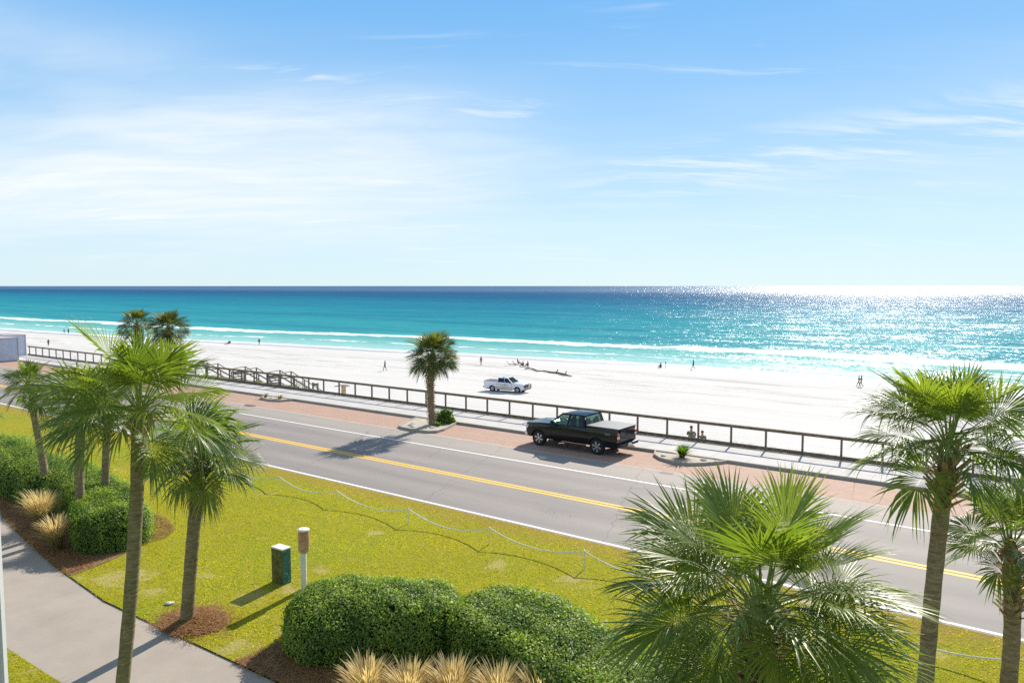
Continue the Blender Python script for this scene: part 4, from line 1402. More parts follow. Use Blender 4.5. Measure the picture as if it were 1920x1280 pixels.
for x_ in (-0.55, 0.55):
    mb.box((x_, 0, 0.9), (0.08, 0.08, 3.0))
mb.build('posts', 'stair_wood', root)
mb = MB()
mb.box((0, -0.06, 1.9), (0.9, 0.03, 0.6))
mb.build('board', 'white_post', root)

# ------------------------------------------------------------------ storage units at the far left
for (s_, v_, lb) in ((97.3, 33.6, 'pale blue-grey storage unit with a door at the left end of the fence'), (102.6, 36.4, 'second storage unit whose roof shows behind the first')):
    root = thing('storage_unit', lb, 'storage unit', R(s_, v_, 0.0), ROADROT, 'storage units by the road')
    Lx, Wy, Hz = 4.6, 2.0, 2.55
    mb = MB()
    mb.box((-Lx / 2, Wy / 2, Hz / 2 + 0.1), (Lx, Wy, Hz))
    for i in range(1, 12):
        mb.box((-Lx * i / 12, -0.012, Hz / 2 + 0.1), (0.04, 0.03, Hz - 0.2))
    mb.build('walls', 'shed_metal', root)
    mb = MB()
    mb.box((-Lx / 2, Wy / 2, Hz + 0.15), (Lx + 0.14, Wy + 0.14, 0.10))
    for x_ in (0.0, -Lx):
        for y_ in (0.0, Wy):
            mb.box((x_, y_, Hz / 2 + 0.08), (0.1, 0.1, Hz + 0.02))
    mb.box((-Lx / 2, Wy / 2, 0.04), (Lx - 0.1, Wy - 0.1, 0.12))
    mb.build('frame', 'shed_trim', root)
    mb = MB()
    mb.box((-0.85, -0.035, 1.15), (1.0, 0.04, 2.1))
    d_ = mb.build('door', 'shed_metal', root)
    mb = MB()
    mb.box((-0.5, -0.075, 1.15), (0.12, 0.04, 0.05))
    mb.build('handle', 'dark_metal', d_)

# ------------------------------------------------------------------ balcony column at the left edge
root = thing('building_column', 'grey painted corner column of the building at the left picture edge', 'column', (-1.124, 1.6, 0))
mb = MB()
mb.box((-0.2, -0.12, 6.0), (0.37, 0.24, 12.0))
mb.build('shaft', 'wall_paint', root)
mb = MB()
mb.box((-0.006, 0.0, 6.0), (0.012, 0.012, 12.0))
mb.build('corner_bead', 'wall_trim', root)


# ------------------------------------------------------------------ pickups
def wheel_parts(root, x, y, rw, rimm, outs):
    """outs=+1: outer face towards +y"""
    wd_ = 0.27
    mb = MB()
    prof = [(0.62, 0.40), (0.90, 0.48), (0.985, 0.42), (1.0, 0.25), (1.0, -0.25), (0.985, -0.42), (0.9, -0.48), (0.62, -0.40)]
    n = 30
    vs, fs = [], []
    for i in range(n):
        a_ = 2 * PI * i / n
        for r_, h_ in prof:
            vs.append((r_ * rw * math.cos(a_), h_ * wd_, r_ * rw * math.sin(a_)))
    kp = len(prof)
    for i in range(n):
        for j in range(kp - 1):
            fs.append((i * kp + j, i * kp + j + 1, ((i + 1) % n) * kp + j + 1, ((i + 1) % n) * kp + j))
    mb.add(vs, fs)
    tyre = mb.build('wheel', 'rubber', root, (x, y, rw), smooth=True)
    mb = MB()
    # rim barrel + lip
    rim_r = rw * 0.66
    for (ra, ya, rb, yb) in ((rim_r, 0.41, rim_r * 0.93, 0.39), (rim_r * 0.93, 0.39, rim_r * 0.90, 0.1)):
        vs = []
        for i in range(n):
            a_ = 2 * PI * i / n
            vs += [(ra * math.cos(a_), outs * ya * wd_, ra * math.sin(a_)), (rb * math.cos(a_), outs * yb * wd_, rb * math.sin(a_))]
        mb.add(vs, [(2 * i, 2 * i + 1, 2 * ((i + 1) % n) + 1, 2 * ((i + 1) % n)) for i in range(n)])
    mb.add([(rim_r * 0.92 * math.cos(2 * PI * i / n), outs * 0.05 * wd_, rim_r * 0.92 * math.sin(2 * PI * i / n)) for i in range(n)], [tuple(range(n))], 1)
    for s6 in range(6):
        a_ = 2 * PI * s6 / 6 + 0.3
        ca, sa = math.cos(a_), math.sin(a_)
        y_ = outs * 0.36 * wd_
        for da in (-0.11, 0.11):
            a3 = a_ + da
            mb.beam((0.04 * ca, y_, 0.04 * sa), (rim_r * 0.93 * math.cos(a3), y_, rim_r * 0.93 * math.sin(a3)), 0.025, 0.055)
    mb.cyl((0, outs * 0.28 * wd_, 0), (0, outs * 0.40 * wd_, 0), 0.07, 14)
    mb.build('rim', [rimm, 'black_plastic'], tyre)


def pickup(root, paint, rimm, police=False):
    Lh = 2.945
    rw = 0.42
    fx, rx_ = 2.0, -1.68

    def arch(cx_, r_, z0=0.40):
        out = []
        a0 = math.asin((z0 - rw) / r_) if r_ > abs(z0 - rw) else 0
        for k in range(11):
            a_ = (PI - a0) + ((a0) - (PI - a0)) * k / 10
            out.append((cx_ + r_ * math.cos(a_), rw + r_ * math.sin(a_)))
        return out
    # lower body side outline, rear to front along the bottom, then back over the top
    poly = [(-Lh + 0.05, 0.55), (-2.35, 0.47)]
    poly += arch(rx_, 0.50, 0.47)
    poly += [(-1.0, 0.44), (1.3, 0.44)]
    poly += arch(fx, 0.49, 0.46)
    poly += [(2.62, 0.44), (2.86, 0.50), (2.90, 0.75), (2.90, 1.10), (2.82, 1.20), (2.2, 1.27), (1.42, 1.31), (1.15, 1.31), (-1.02, 1.35), (-1.05, 1.42), (-2.85, 1.435), (-2.90, 1.41), (-2.90, 0.75)]
    bm = bmesh.new()
    W = 0.99
    f1_ = [bm.verts.new((x, -W, z)) for x, z in poly]
    fc = bm.faces.new(f1_)
    ret = bmesh.ops.extrude_face_region(bm, geom=[fc])
    for g in ret['geom']:
        if isinstance(g, bmesh.types.BMVert):
            g.co.y = W
    bmesh.ops.recalc_face_normals(bm, faces=bm.faces)
    for z in (0.60, 0.80, 0.98, 1.14):
        bmesh.ops.bisect_plane(bm, geom=bm.verts[:] + bm.edges[:] + bm.faces[:], plane_co=(0, 0, z), plane_no=(0, 0, 1))
    for x in (-1.03, 1.1, 2.45, 2.7):
        bmesh.ops.bisect_plane(bm, geom=bm.verts[:] + bm.edges[:] + bm.faces[:], plane_co=(x, 0, 0), plane_no=(1, 0, 0))
    for y in (-0.72, 0.0, 0.72):
        bmesh.ops.bisect_plane(bm, geom=bm.verts[:] + bm.edges[:] + bm.faces[:], plane_co=(0, y, 0), plane_no=(0, 1, 0))
    for v in bm.verts:
        z, x = v.co.z, v.co.x
        if abs(v.co.y) > 0.9:
            k = np.interp(z, [0.4, 0.6, 0.8, 0.98, 1.14, 1.24, 1.4], [0.955, 0.985, 1.0, 1.0, 0.985, 0.965, 0.95])
            if x > 2.3:
                k *= 1 - 0.10 * ((x - 2.3) / 0.6) ** 2
            if x > 1.1 and z > 1.1:
                k *= 0.97
            v.co.y *= k
        elif abs(v.co.y) < 0.1 and x > 1.3 and z > 1.05:
            v.co.z += 0.035
        if abs(v.co.y) < 0.1 and x > 2.8:
            v.co.x += 0.05
    me = bpy.data.meshes.new('body')
    bm.to_mesh(me)
    bm.free()
    me.materials.append(MATS[paint])
    body = bpy.data.objects.new('body', me)
    COL.objects.link(body)
    body.parent = root
    bv = body.modifiers.new('bevel', 'BEVEL')
    bv.width = 0.03
    bv.segments = 3
    bv.limit_method = 'ANGLE'
    bv.angle_limit = rad(40)
    # cab: pillars and roof as a solid frame around real window openings
    zb = 1.32
    low = {'fx': 1.28, 'rx': -1.03, 'w': 0.945}
    rf = {'fx': 0.50, 'rx': -0.86, 'w': 0.775, 'z': 1.93}

    def cabp(t_, x_low, x_top, side_):
        return Vector((x_low + (x_top - x_low) * t_, side_ * (low['w'] + (rf['w'] - low['w']) * t_), zb + (rf['z'] - zb) * t_))
    mb = MB()
    # roof slab, crowned
    nx, ny = 8, 8
    vs = []
    for i in range(nx + 1):
        for j in range(ny + 1):
            x = rf['rx'] - 0.02 + (rf['fx'] + 0.04 - rf['rx']) * i / nx
            y = (rf['w'] + 0.01) * (2 * j / ny - 1)
            cr = 0.065 * (1 - (2 * j / ny - 1) ** 2) * (1 - 0.5 * abs(2 * i / nx - 1) ** 3) - 0.03 * abs(2 * i / nx - 1) ** 3
            vs.append((x, y, rf['z'] + cr))
    K = ny + 1
    fs = [(i * K + j, i * K + j + 1, (i + 1) * K + j + 1, (i + 1) * K + j) for i in range(nx) for j in range(ny)]
    mb.add(vs, fs)
    mb.add([(x, y, z - 0.07) for x, y, z in vs], fs)
    for side_ in (-1, 1):
        for (xl, xt, wdp) in ((1.26, 0.50, 0.075), (0.13, 0.05, 0.085), (-0.93, -0.80, 0.17)):
            a_ = cabp(0, xl, xt, side_)
            b_ = cabp(1, xl, xt, side_)
            mb.beam(a_, b_ + Vector((0, 0, -0.01)), 0.045, wdp)
        mb.beam(Vector((rf['rx'], side_ * (rf['w'] - 0.02), rf['z'] - 0.025)), Vector((rf['fx'], side_ * (rf['w'] - 0.02), rf['z'] - 0.03)), 0.07, 0.09)
        mb.beam(Vector((low['rx'], side_ * (low['w'] - 0.005), zb)), Vector((low['fx'], side_ * (low['w'] - 0.005), zb - 0.01)), 0.07, 0.06)
    mb.beam((low['rx'], -0.9, zb + 0.05), (low['rx'], 0.9, zb + 0.05), 0.06, 0.12)
    mb.build('cab', paint, root, smooth=False, bevel=0.012)
    # windows
    for side_ in (-1, 1):
        for (a0, a1, b0, b1) in ((1.18, 0.16, 0.45, 0.08), (0.08, -0.88, 0.0, -0.76)):
            mb = MB()
            q = [cabp(0.04, a0, b0, side_), cabp(0.04, a1, b1, side_), cabp(0.93, a1, b1, side_), cabp(0.93, a0, b0, side_)]
            off_ = Vector((0, side_ * 0.004, 0))
            mb.add([p_ + off_ for p_ in q] + [p_ - off_ for p_ in q], [(0, 1, 2, 3), (4, 5, 6, 7), (0, 1, 5, 4), (1, 2, 6, 5), (2, 3, 7, 6), (3, 0, 4, 7)])
            mb.build('side_window', 'car_glass_dark' if police else 'car_glass', root)
    mb = MB()
    q = [cabp(0.02, 1.28, 0.52, -1), cabp(0.02, 1.28, 0.52, 1), cabp(0.95, 1.28, 0.52, 1), cabp(0.95, 1.28, 0.52, -1)]
    mb.add(q + [p_ - Vector((0.01, 0, 0.01)) for p_ in q], [(0, 1, 2, 3), (4, 5, 6, 7), (0, 1, 5, 4), (1, 2, 6, 5), (2, 3, 7, 6), (3, 0, 4, 7)])
    mb.build('windscreen', 'car_glass', root)
    mb = MB()
    q = [cabp(0.1, -1.03, -0.88, -0.93), cabp(0.1, -1.03, -0.88, 0.93), cabp(0.92, -1.03, -0.88, 0.93), cabp(0.92, -1.03, -0.88, -0.93)]
    mb.add(q + [p_ + Vector((0.01, 0, 0)) for p_ in q], [(0, 1, 2, 3), (4, 5, 6, 7), (0, 1, 5, 4), (1, 2, 6, 5), (2, 3, 7, 6), (3, 0, 4, 7)])
    mb.build('rear_window', 'car_glass_dark' if police else 'car_glass', root)
    # interior seats
    mb = MB()
    for y in (-0.42, 0.42):
        for x in (0.35, -0.55):
            mb.box((x, y, 1.2), (0.5, 0.5, 0.2))
            mb.box((x - 0.25, y, 1.38), (0.14, 0.48, 0.5))
            mb.box((x - 0.28, y, 1.68), (0.09, 0.24, 0.14))
    mb.box((1.0, 0, 1.24), (0.35, 1.6, 0.1))
    mb.build('seats', 'seat_fabric', root, bevel=0.03)
    # tonneau or open bed rim
    mb = MB()
    mb.box((-2.0, 0, 1.45), (1.90, 1.88, 0.05))
    mb.build('bed_cover', 'tonneau_vinyl' if not police else 'black_plastic', root, bevel=0.012)
    # tail: gate panel, step bumper, lights
    mb = MB()
    mb.box((-2.915, 0, 1.10), (0.05, 1.44, 0.60))
    mb.box((-2.945, 0, 1.33), (0.05, 1.44, 0.09))
    mb.box((-2.945, 0, 1.08), (0.02, 0.34, 0.08), mi=1)
    mb.build('tailgate', [paint, 'black_plastic'], root, bevel=0.012)
    mb = MB()
    mb.box((-2.99, 0, 0.60), (0.22, 1.86, 0.17))
    mb.build('rear_bumper', 'dark_metal' if not police else 'black_plastic', root, bevel=0.03)
    mb = MB()
    mb.box((-3.104, 0, 0.60), (0.012, 0.32, 0.13))
    mb.build('licence_plate', 'lamp_clear', root)
    for y in (-0.88, 0.88):
        mb = MB()
        mb.box((-2.88, y, 1.07), (0.14, 0.17, 0.36), mi=0)
        mb.box((-2.90, y, 1.02), (0.125, 0.185, 0.10), mi=1)
        mb.build('tail_lamp', ['tail_red', 'lamp_clear'], root, bevel=0.01)
        mb = MB()
        mb.box((2.80, y * 0.93, 0.98), (0.20, 0.22, 0.20))
        mb.build('headlamp', 'lamp_clear', root, bevel=0.02)
        # mirrors
        mb = MB()
        mb.beam((1.0, y * 1.05, 1.30), (1.0, y * 1.27, 1.36), 0.05, 0.05)
        mb.box((1.0, y * 1.28, 1.42), (0.11, 0.17, 0.25))
        mb.build('mirror', 'black_plastic', root, bevel=0.02)
        # running board
        sy = 1 if y > 0 else -1
        mb = MB()
        mb.box((0.14, sy * 0.99, 0.40), (2.35, 0.16, 0.05))
        mb.build('running_board', 'black_plastic', root, bevel=0.012)
        # door shut lines (thin proud seals), handles
        for xd in (1.16, 0.12, -1.02):
            mb = MB()
            mb.box((xd, sy * 0.991, 0.90), (0.012, 0.012, 0.80))
            mb.build('door_seal', 'black_plastic', root)
        for xd in (0.28, -0.78):
            mb = MB()
            mb.box((xd, sy * 1.0, 1.10), (0.20, 0.03, 0.035))
            mb.build('door_handle', paint if not police else 'black_plastic', root, bevel=0.008)
        # wheel-arch lips
        for cx_ in (fx, rx_):
            mb = MB()
            ar = arch(cx_, 0.505, 0.47)
            mb.tube([(x, sy * 0.985, z) for x, z in ar], 0.022, 6)
            mb.build('wheel_arch', 'black_plastic' if not police else paint, root)
    # front
    mb = MB()
    mb.box((2.93, 0, 0.95), (0.06, 1.34, 0.40))
    for z in (0.82, 0.95):
        mb.box((2.97, 0, z), (0.03, 1.30, 0.05), mi=1)
    mb.build('grille', ['black_plastic', 'chrome'], root, bevel=0.01)
    mb = MB()
    mb.box((2.90, 0, 0.60), (0.20, 1.80, 0.22))
    mb.build('front_bumper', 'chrome' if not police else 'white_car_paint', root, bevel=0.03)
    # underside
    mb = MB()
    mb.box((-0.1, 0, 0.47), (5.2, 1.3, 0.18))
    for cx_ in (fx, rx_):
        mb.cyl((cx_, -0.82, rw), (cx_, 0.82, rw), 0.07, 8)
        mb.box((cx_, 0, 0.66), (0.95, 1.56, 0.4))
    mb.build('chassis', 'black_plastic', root)
    mb = MB()
    mb.tube([(-1.9, -0.55, 0.36), (-2.6, -0.55, 0.36), (-2.98, -0.72, 0.34)], 0.045, 8)
    mb.build('exhaust', 'chrome', root)
    for x in (fx, rx_):
        for sy in (-1, 1):
            wheel_parts(root, x, sy * 0.85, rw, rimm, sy)


def side_text(root, txt, x, z, side_, size, m_, name='lettering'):
    cu = bpy.data.curves.new(name, 'FONT')
    cu.body = txt
    cu.size = size
    cu.extrude = 0.002
    cu.align_x = 'CENTER'
    cu.materials.append(MATS[m_])
    o_ = bpy.data.objects.new(name, cu)
    COL.objects.link(o_)
    dg = bpy.context.evaluated_depsgraph_get()
    me_ = bpy.data.meshes.new_from_object(o_.evaluated_get(dg))
    bpy.data.objects.remove(o_)
    o2 = bpy.data.objects.new(name, me_)
    COL.objects.link(o2)
    o2.parent = root
    o2.location = (x, side_ * 0.997, z)
    o2.rotation_euler = (PI / 2, 0, PI if side_ > 0 else 0)
    return o2


ca = R(20.85 - 0.16, 34.27, 0)
truck = thing('pickup_truck', 'black crew cab pickup with grey bed cover parked on the brick pavers', 'pickup truck', ca, math.atan2(U.y, U.x) + rad(-1.5))
pickup(truck, 'black_paint', 'alloy')
side_text(truck, '4X4', -2.35, 1.10, 1, 0.17, 'grey_decal')
# patrol pickup on the sand
pa, pb_ = at(970, 737.8, -5.35), at(923, 734.5, -5.35)
fw = (pa - pb_).normalized()
lf = Vector((-fw.y, fw.x, 0))
cpos = (pa + pb_) / 2 + lf * 0.93 - fw * 0.16
pol = thing('patrol_pickup', 'white patrol pickup with gold door lettering and black push bar on the sand', 'pickup truck', (cpos.x, cpos.y, beach_z(*sv(cpos)) + 0.0), math.atan2(fw.y, fw.x))
pickup(pol, 'white_car_paint', 'alloy', True)
side_text(pol, 'SHERIFF', 0.05, 0.86, -1, 0.36, 'gold_decal')
for (z, h_, mm_) in ((0.74, 0.045, 'gold_decal'), (0.66, 0.03, 'tail_red')):
    mb = MB()
    mb.box((-0.2, -1.0, z), (3.0 if z > 0.7 else 2.2, 0.006, h_))
    mb.build('stripe', mm_, pol)
mb = MB()
mb.box((-0.15, 0, 2.02), (0.28, 1.25, 0.12))
for y in (-0.5, 0.5):
    mb.box((-0.15, y, 1.96), (0.1, 0.06, 0.12))
mb.build('light_bar', 'lamp_clear', pol, bevel=0.02)
mb = MB()
for y in (-0.45, 0.45):
    mb.tube([(2.95, y, 0.45), (3.22, y, 0.50), (3.25, y, 1.15), (3.05, y, 1.22)], 0.045, 8)
for z in (0.62, 0.85, 1.08):
    mb.tube([(2.98, -0.98, z), (3.25, -0.75, z), (3.27, 0.75, z), (2.98, 0.98, z)], 0.035, 8)
for y in (-0.8, 0.8):
    mb.tube([(3.2, y, 0.6), (3.2, y, 1.12)], 0.035, 8)
mb.build('push_bar', 'black_plastic', pol)


# ------------------------------------------------------------------ people
for nm, cc in (('skin', (0.42, 0.25, 0.17)), ('dark_cloth', (0.02, 0.022, 0.03)), ('navy_cloth', (0.02, 0.035, 0.08)), ('tan_cloth', (0.33, 0.24, 0.14)), ('red_cloth', (0.40, 0.12, 0.10)),
               ('olive_cloth', (0.14, 0.12, 0.07)), ('hair_dark', (0.02, 0.014, 0.01)), ('white_cloth', (0.75, 0.72, 0.66)), ('brown_cloth', (0.12, 0.075, 0.05))):
    simple(nm, cc, 0.85, var=0.1)

POSES = {}
_st = dict(pelvis=(0, 0, .93), waist=(0, 0, 1.10), chest=(0, 0, 1.33), neck=(0, 0, 1.50), head=(0, .01, 1.60), crown=(0, .01, 1.74),
           hipL=(-.10, 0, .90), kneeL=(-.10, .02, .50), ankL=(-.10, 0, .09), toeL=(-.11, .17, .04),
           hipR=(.10, 0, .90), kneeR=(.10, .02, .50), ankR=(.10, 0, .09), toeR=(.11, .17, .04),
           shL=(-.19, 0, 1.43), elL=(-.25, -.02, 1.15), wrL=(-.26, .06, .90), haL=(-.26, .09, .78),
           shR=(.19, 0, 1.43), elR=(.25, -.02, 1.15), wrR=(.26, .06, .90), haR=(.26, .09, .78))
POSES['stand'] = _st
_w = dict(_st)
_w.update(kneeL=(-.10, .22, .54), ankL=(-.10, .28, .12), toeL=(-.10, .44, .08), kneeR=(.10, -.05, .50), ankR=(.10, -.33, .14), toeR=(.10, -.22, .03),
          elL=(-.25, -.16, 1.18), wrL=(-.25, -.14, .94), haL=(-.24, -.10, .84), elR=(.25, .10, 1.17), wrR=(.24, .28, 1.0), haR=(.22, .36, .95))
POSES['walk'] = _w
_r = dict(_w)
_r.update(chest=(0, .12, 1.31), neck=(0, .20, 1.46), head=(0, .26, 1.55), crown=(0, .32, 1.68), shL=(-.19, .16, 1.40), shR=(.19, .16, 1.40),
          elL=(-.25, -.08, 1.25), wrL=(-.24, .06, 1.05), haL=(-.23, .13, 1.02), elR=(.25, .30, 1.18), wrR=(.20, .50, 1.24), haR=(.18, .58, 1.28),
          kneeR=(.10, -.22, .58), ankR=(.10, -.60, .48), toeR=(.10, -.66, .34))
POSES['run'] = _r
_s = dict(_st)
_s.update(pelvis=(0, 0, .14), waist=(0, -.03, .32), chest=(0, .0, .54), neck=(0, .04, .71), head=(0, .07, .80), crown=(0, .09, .94),
          hipL=(-.11, .02, .13), kneeL=(-.17, .40, .42), ankL=(-.15, .62, .07), toeL=(-.15, .78, .05), hipR=(.11, .02, .13), kneeR=(.17, .40, .42), ankR=(.15, .62, .07), toeR=(.15, .78, .05),
          shL=(-.19, .02, .64), elL=(-.25, .18, .42), wrL=(-.18, .38, .46), haL=(-.14, .46, .46), shR=(.19, .02, .64), elR=(.25, .18, .42), wrR=(.18, .38, .46), haR=(.14, .46, .46))
POSES['sit'] = _s
_c = dict(_s)
for kk_, vv_ in list(_c.items()):
    _c[kk_] = (vv_[0], vv_[1], vv_[2] + 0.22)
_c.update(chest=(0, -.10, .74), neck=(0, -.14, .91), head=(0, -.14, 1.0), crown=(0, -.15, 1.14), shL=(-.19, -.12, .84), shR=(.19, -.12, .84), ankL=(-.13, .85, .12), toeL=(-.13, .95, .2), ankR=(.13, .85, .12), toeR=(.13, .95, .2),
          kneeL=(-.13, .48, .45), kneeR=(.13, .48, .45))
POSES['chair'] = _c
EDGES = [('pelvis', 'waist'), ('waist', 'chest'), ('chest', 'neck'), ('neck', 'head'), ('head', 'crown')]
for q in 'LR':
    EDGES += [('pelvis', 'hip' + q), ('hip' + q, 'knee' + q), ('knee' + q, 'ank' + q), ('ank' + q, 'toe' + q), ('chest', 'sh' + q), ('sh' + q, 'el' + q), ('el' + q, 'wr' + q), ('wr' + q, 'ha' + q)]
RADI = dict(pelvis=(.15, .11), waist=(.14, .10), chest=(.17, .12), neck=(.06, .06), head=(.085, .10), crown=(.06, .07), hip=(.09, .09), knee=(.06, .06), ank=(.042, .045), toe=(.04, .03), sh=(.07, .07), el=(.045, .045), wr=(.032, .032), ha=(.038, .022))
REG = {'top': ('waist', 'chest', 'sh', 'el'), 'bottom': ('pelvis', 'hip', 'knee'), 'skin': ('neck', 'head', 'crown', 'wr', 'ha', 'ank', 'toe')}


def person(label, pos, face, pose, top, bottom, height=1.74, hair='hair_dark', group=None, legs=None):
    P = POSES[pose]
    root = thing('person', label, 'person', pos, face, group)
    names = list(P.keys())
    me = bpy.data.meshes.new('body')
    me.from_pydata([P[k_] for k_ in names], [(names.index(a_), names.index(b_)) for a_, b_ in EDGES], [])
    ob = bpy.data.objects.new('tmp', me)
    COL.objects.link(ob)
    sk = ob.modifiers.new('skin', 'SKIN')
    for k_, n_ in enumerate(names):
        key = n_.rstrip('LR') if n_ not in RADI else n_
        me.skin_vertices[0].data[k_].radius = RADI[key]
    me.skin_vertices[0].data[names.index('pelvis')].use_root = True
    sb = ob.modifiers.new('sub', 'SUBSURF')
    sb.levels = 1
    dg = bpy.context.evaluated_depsgraph_get()
    m2 = bpy.data.meshes.new_from_object(ob.evaluated_get(dg))
    bpy.data.objects.remove(ob)
    m2.name = 'body'
    m2.materials.clear()
    for mm_ in (top, bottom, 'skin'):
        m2.materials.append(MATS[mm_])
    pts = np.array([P[k_] for k_ in names])
    for pl in m2.polygons:
        d_ = np.linalg.norm(pts - np.array(pl.center), axis=1)
        nm_ = names[int(d_.argmin())]
        key = nm_.rstrip('LR') if nm_ not in RADI else nm_
        if key == 'ank' and legs:
            pl.material_index = 1
        else:
            pl.material_index = 0 if key in REG['top'] else (1 if key in REG['bottom'] else 2)
        pl.use_smooth = True
    bo_ = bpy.data.objects.new('body', m2)
    COL.objects.link(bo_)
    bo_.parent = root
    # hair cap
    hd, cr = Vector(P['head']), Vector(P['crown'])
    mb = MB()
    c0 = hd.lerp(cr, 0.55) + Vector((0, -0.02, 0.02))
    n_ = 10
    vs, fs = [], []
    for i in range(6):
        ph_ = -0.2 + (PI / 2 + 0.2) * i / 5
        for j in range(n_):
            th_ = 2 * PI * j / n_
            vs.append(tuple(c0 + Vector((0.098 * math.cos(ph_) * math.cos(th_), 0.112 * math.cos(ph_) * math.sin(th_), 0.11 * math.sin(ph_)))))
    for i in range(5):
        for j in range(n_):
            fs.append((i * n_ + j, i * n_ + (j + 1) % n_, (i + 1) * n_ + (j + 1) % n_, (i + 1) * n_ + j))
    mb.add(vs, fs)
    mb.build('hair', hair, root, smooth=True)
    k_ = height / 1.74
    root.scale = (k_, k_, k_)
    return root


def ground_pos(px, py):
    """where the view line through a pixel meets the beach"""
    d0 = at(px, py, 0) - Vector((0, 0, CAMH))
    k_ = 1.0
    best = None
    for i in range(4000):
        k_ *= 1.002
        q = Vector((0, 0, CAMH)) + d0 * k_
        s0_, v0_ = sv(q)
        zg = max(beach_z(s0_, v0_), -7.5) if v0_ > 38.7 else 0
        if q.z <= zg:
            return Vector((q.x, q.y, zg))
    return q


FA = math.atan2(U.y, U.x) - PI / 2        # facing along the road, away
person('jogger running alone at far left between the storage unit and the palm fronds', ground_pos(91, 650.5), FA + PI + 2.6, 'run', 'brown_cloth', 'dark_cloth', 1.78)
person('wader in reddish top, left one of the pair at the water edge far left', ground_pos(120.5, 625.5), 2.9, 'stand', 'red_cloth', 'tan_cloth', 1.6)
person('wader in black, right one of the pair at the water edge far left', ground_pos(128.5, 626), 3.1, 'stand', 'dark_cloth', 'dark_cloth', 1.75, legs=True)
person('person standing in dark clothes at the waterline right of the low beach chair', ground_pos(486, 647), 0.2, 'stand', 'dark_cloth', 'dark_cloth', 1.74, legs=True)
person('walker in black on open sand left of the lone island palm', ground_pos(722, 695.5), FA + 0.4, 'walk', 'dark_cloth', 'dark_cloth', 1.72, legs=True)
person('person in tan swimwear standing near the water above the patrol pickup', ground_pos(902, 685), 0.6, 'stand', 'tan_cloth', 'skin', 1.74)
person('person in black walking beside the wet sand, alone right of the crouching one', ground_pos(1300, 693), FA + 0.2, 'walk', 'dark_cloth', 'dark_cloth', 1.85, legs=True)
person('person crouching in dark clothes on the wet sand beside a thin upright pole', ground_pos(1239, 690), 0.4, 'sit', 'dark_cloth', 'dark_cloth', 1.9, legs=True)
person('left of the two brown-clad walkers beside the tall right palm', ground_pos(1610, 725), FA + 0.3, 'walk', 'brown_cloth', 'olive_cloth', 1.74, legs=True)
person('right of the two brown-clad walkers beside the tall right palm', ground_pos(1614.5, 725.5), FA + 0.3, 'walk', 'olive_cloth', 'brown_cloth', 1.78, legs=True)
# seated people of the beach group and their chairs
person('sunbather in dark top sitting up beside the empty lounger', ground_pos(971.5, 684), -1.2, 'chair', 'navy_cloth', 'dark_cloth', 1.8)
person('seated sunbather in brown, middle of the beach group', ground_pos(981, 687), 0.9, 'sit', 'brown_cloth', 'brown_cloth', 1.85)
person('seated sunbather in brown, rightmost of the beach group', ground_pos(990, 687), 0.9, 'sit', 'olive_cloth', 'brown_cloth', 1.85)
person('sunbather in dark clothes reclining in the low chair far left of the waterline stander', ground_pos(429, 646), 1.2, 'chair', 'dark_cloth', 'dark_cloth', 1.74)
sp = R(18.05, 41.9, 0)
person('person in grey-brown sitting on the dune behind a fence post right of the black truck', R(17.25, 41.3, beach_z(17.25, 41.3)), FA - 1.3, 'sit', 'olive_cloth', 'tan_cloth', 1.74)
person('person with dark hair hunched on the dune right of the other sitter behind the fence', R(16.55, 41.3, beach_z(16.55, 41.3) - 0.12), FA - 1.0, 'sit', 'olive_cloth', 'brown_cloth', 1.6)


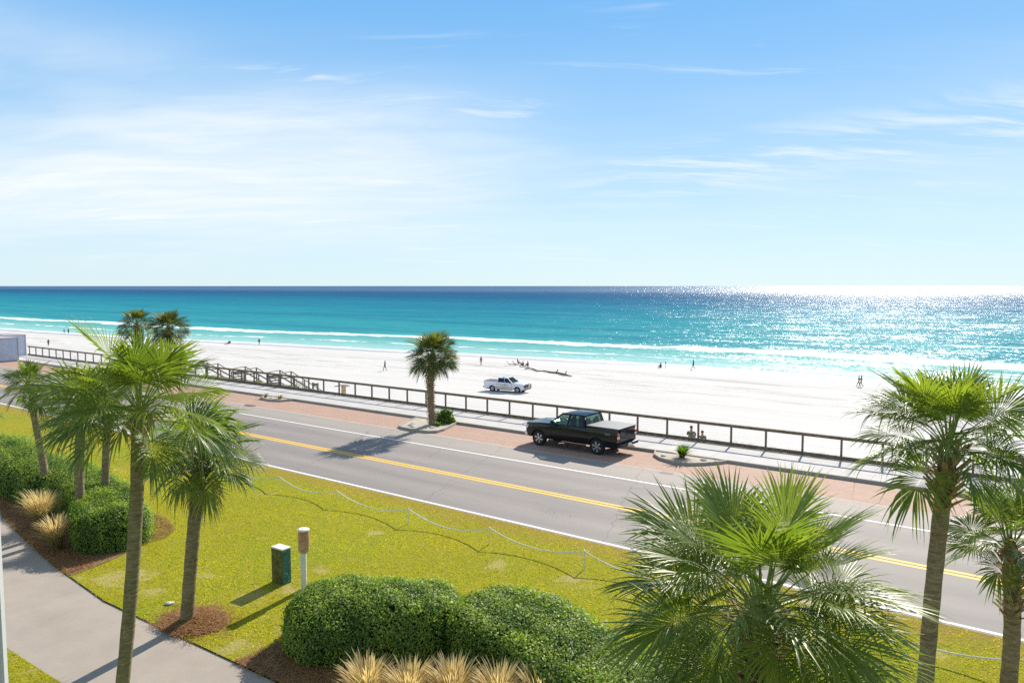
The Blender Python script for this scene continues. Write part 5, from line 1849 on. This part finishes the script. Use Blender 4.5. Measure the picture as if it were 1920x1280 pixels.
def lounger(label, pos, face, group='low beach chairs'):
    root = thing('beach_lounger', label, 'beach chair', pos, face, group)
    mb = MB()
    for x in (-0.28, 0.28):
        mb.beam((x, -0.5, 0.28), (x, 0.9, 0.28), 0.035, 0.035)
        mb.beam((x, -0.45, 0.28), (x, -1.0, 0.85), 0.035, 0.035)
        for y in (-0.4, 0.8):
            mb.beam((x, y, 0.28), (x, y + 0.05, 0.0), 0.035, 0.035)
    mb.build('frame', 'dark_metal', root)
    mb = MB()
    mb.beam((0, -0.45, 0.30), (0, 0.9, 0.30), 0.54, 0.02)
    mb.build('seat', 'brown_cloth', root)
    mb = MB()
    mb.beam((0, -0.45, 0.30), (0, -1.0, 0.86), 0.54, 0.02)
    mb.build('backrest', 'brown_cloth', root)
    return root


lounger('empty lounger at the left end of the beach group', ground_pos(959, 685), -1.35)
lounger('low chair under the navy-topped sunbather of the beach group', ground_pos(969.5, 684.4), -1.3)
lounger('low beach chair far left near the waterline, holding one sunbather', ground_pos(427, 646), 1.2)
root = thing('beach_pole', 'thin dark pole stuck upright in the wet sand beside the crouching person', 'pole', ground_pos(1248, 689.5))
mb = MB()
mb.tube([(0, 0, -0.1), (0, 0, 1.15)], 0.045, 8)
mb.tube([(0, 0, 0.75), (0, 0, 1.2)], [0.10, 0.05], 8)
mb.build('pole', 'dark_metal', root)
# towel / bags of the group
mb = MB()
mb.box((0, 0, 0.03), (1.6, 0.9, 0.05))
o = mb.build('beach_towel', 'brown_cloth', None, ground_pos(984, 688), 0.4, bevel=0.02)
tag(o, 'brown towel spread under the two rightmost sunbathers of the beach group', 'towel')

# driftwood log line
root = thing('driftwood', 'long dark driftwood branches lying on the sand right of the sunbathers', 'driftwood', ground_pos(1030, 698.5))
rp = Vector(root.location)
for seg in ([(984, 693), (989, 692), (993, 692)], [(992, 691.5), (1000, 694), (1008, 697), (1018, 697.2)], [(1018, 697), (1032, 699.5), (1046, 701), (1056, 704), (1072, 707)], [(1043, 700.5), (1044, 697.8)], [(1059, 704.5), (1060, 701)]):
    mb = MB()
    pts = []
    for i, (px, py) in enumerate(seg):
        q = ground_pos(px, py) - rp
        q.z += 0.16 + 0.08 * random.random()
        pts.append(q)
    if len(seg) == 2:
        pts[1] = pts[0] + Vector((0.3, 0, 0.55))
    r_ = [0.16 * random.uniform(0.7, 1.2) for _ in pts]
    r_[0] *= 0.6
    r_[-1] *= 0.5
    mb.tube(pts, r_, 7)
    mb.build('branch', 'driftwood', root)
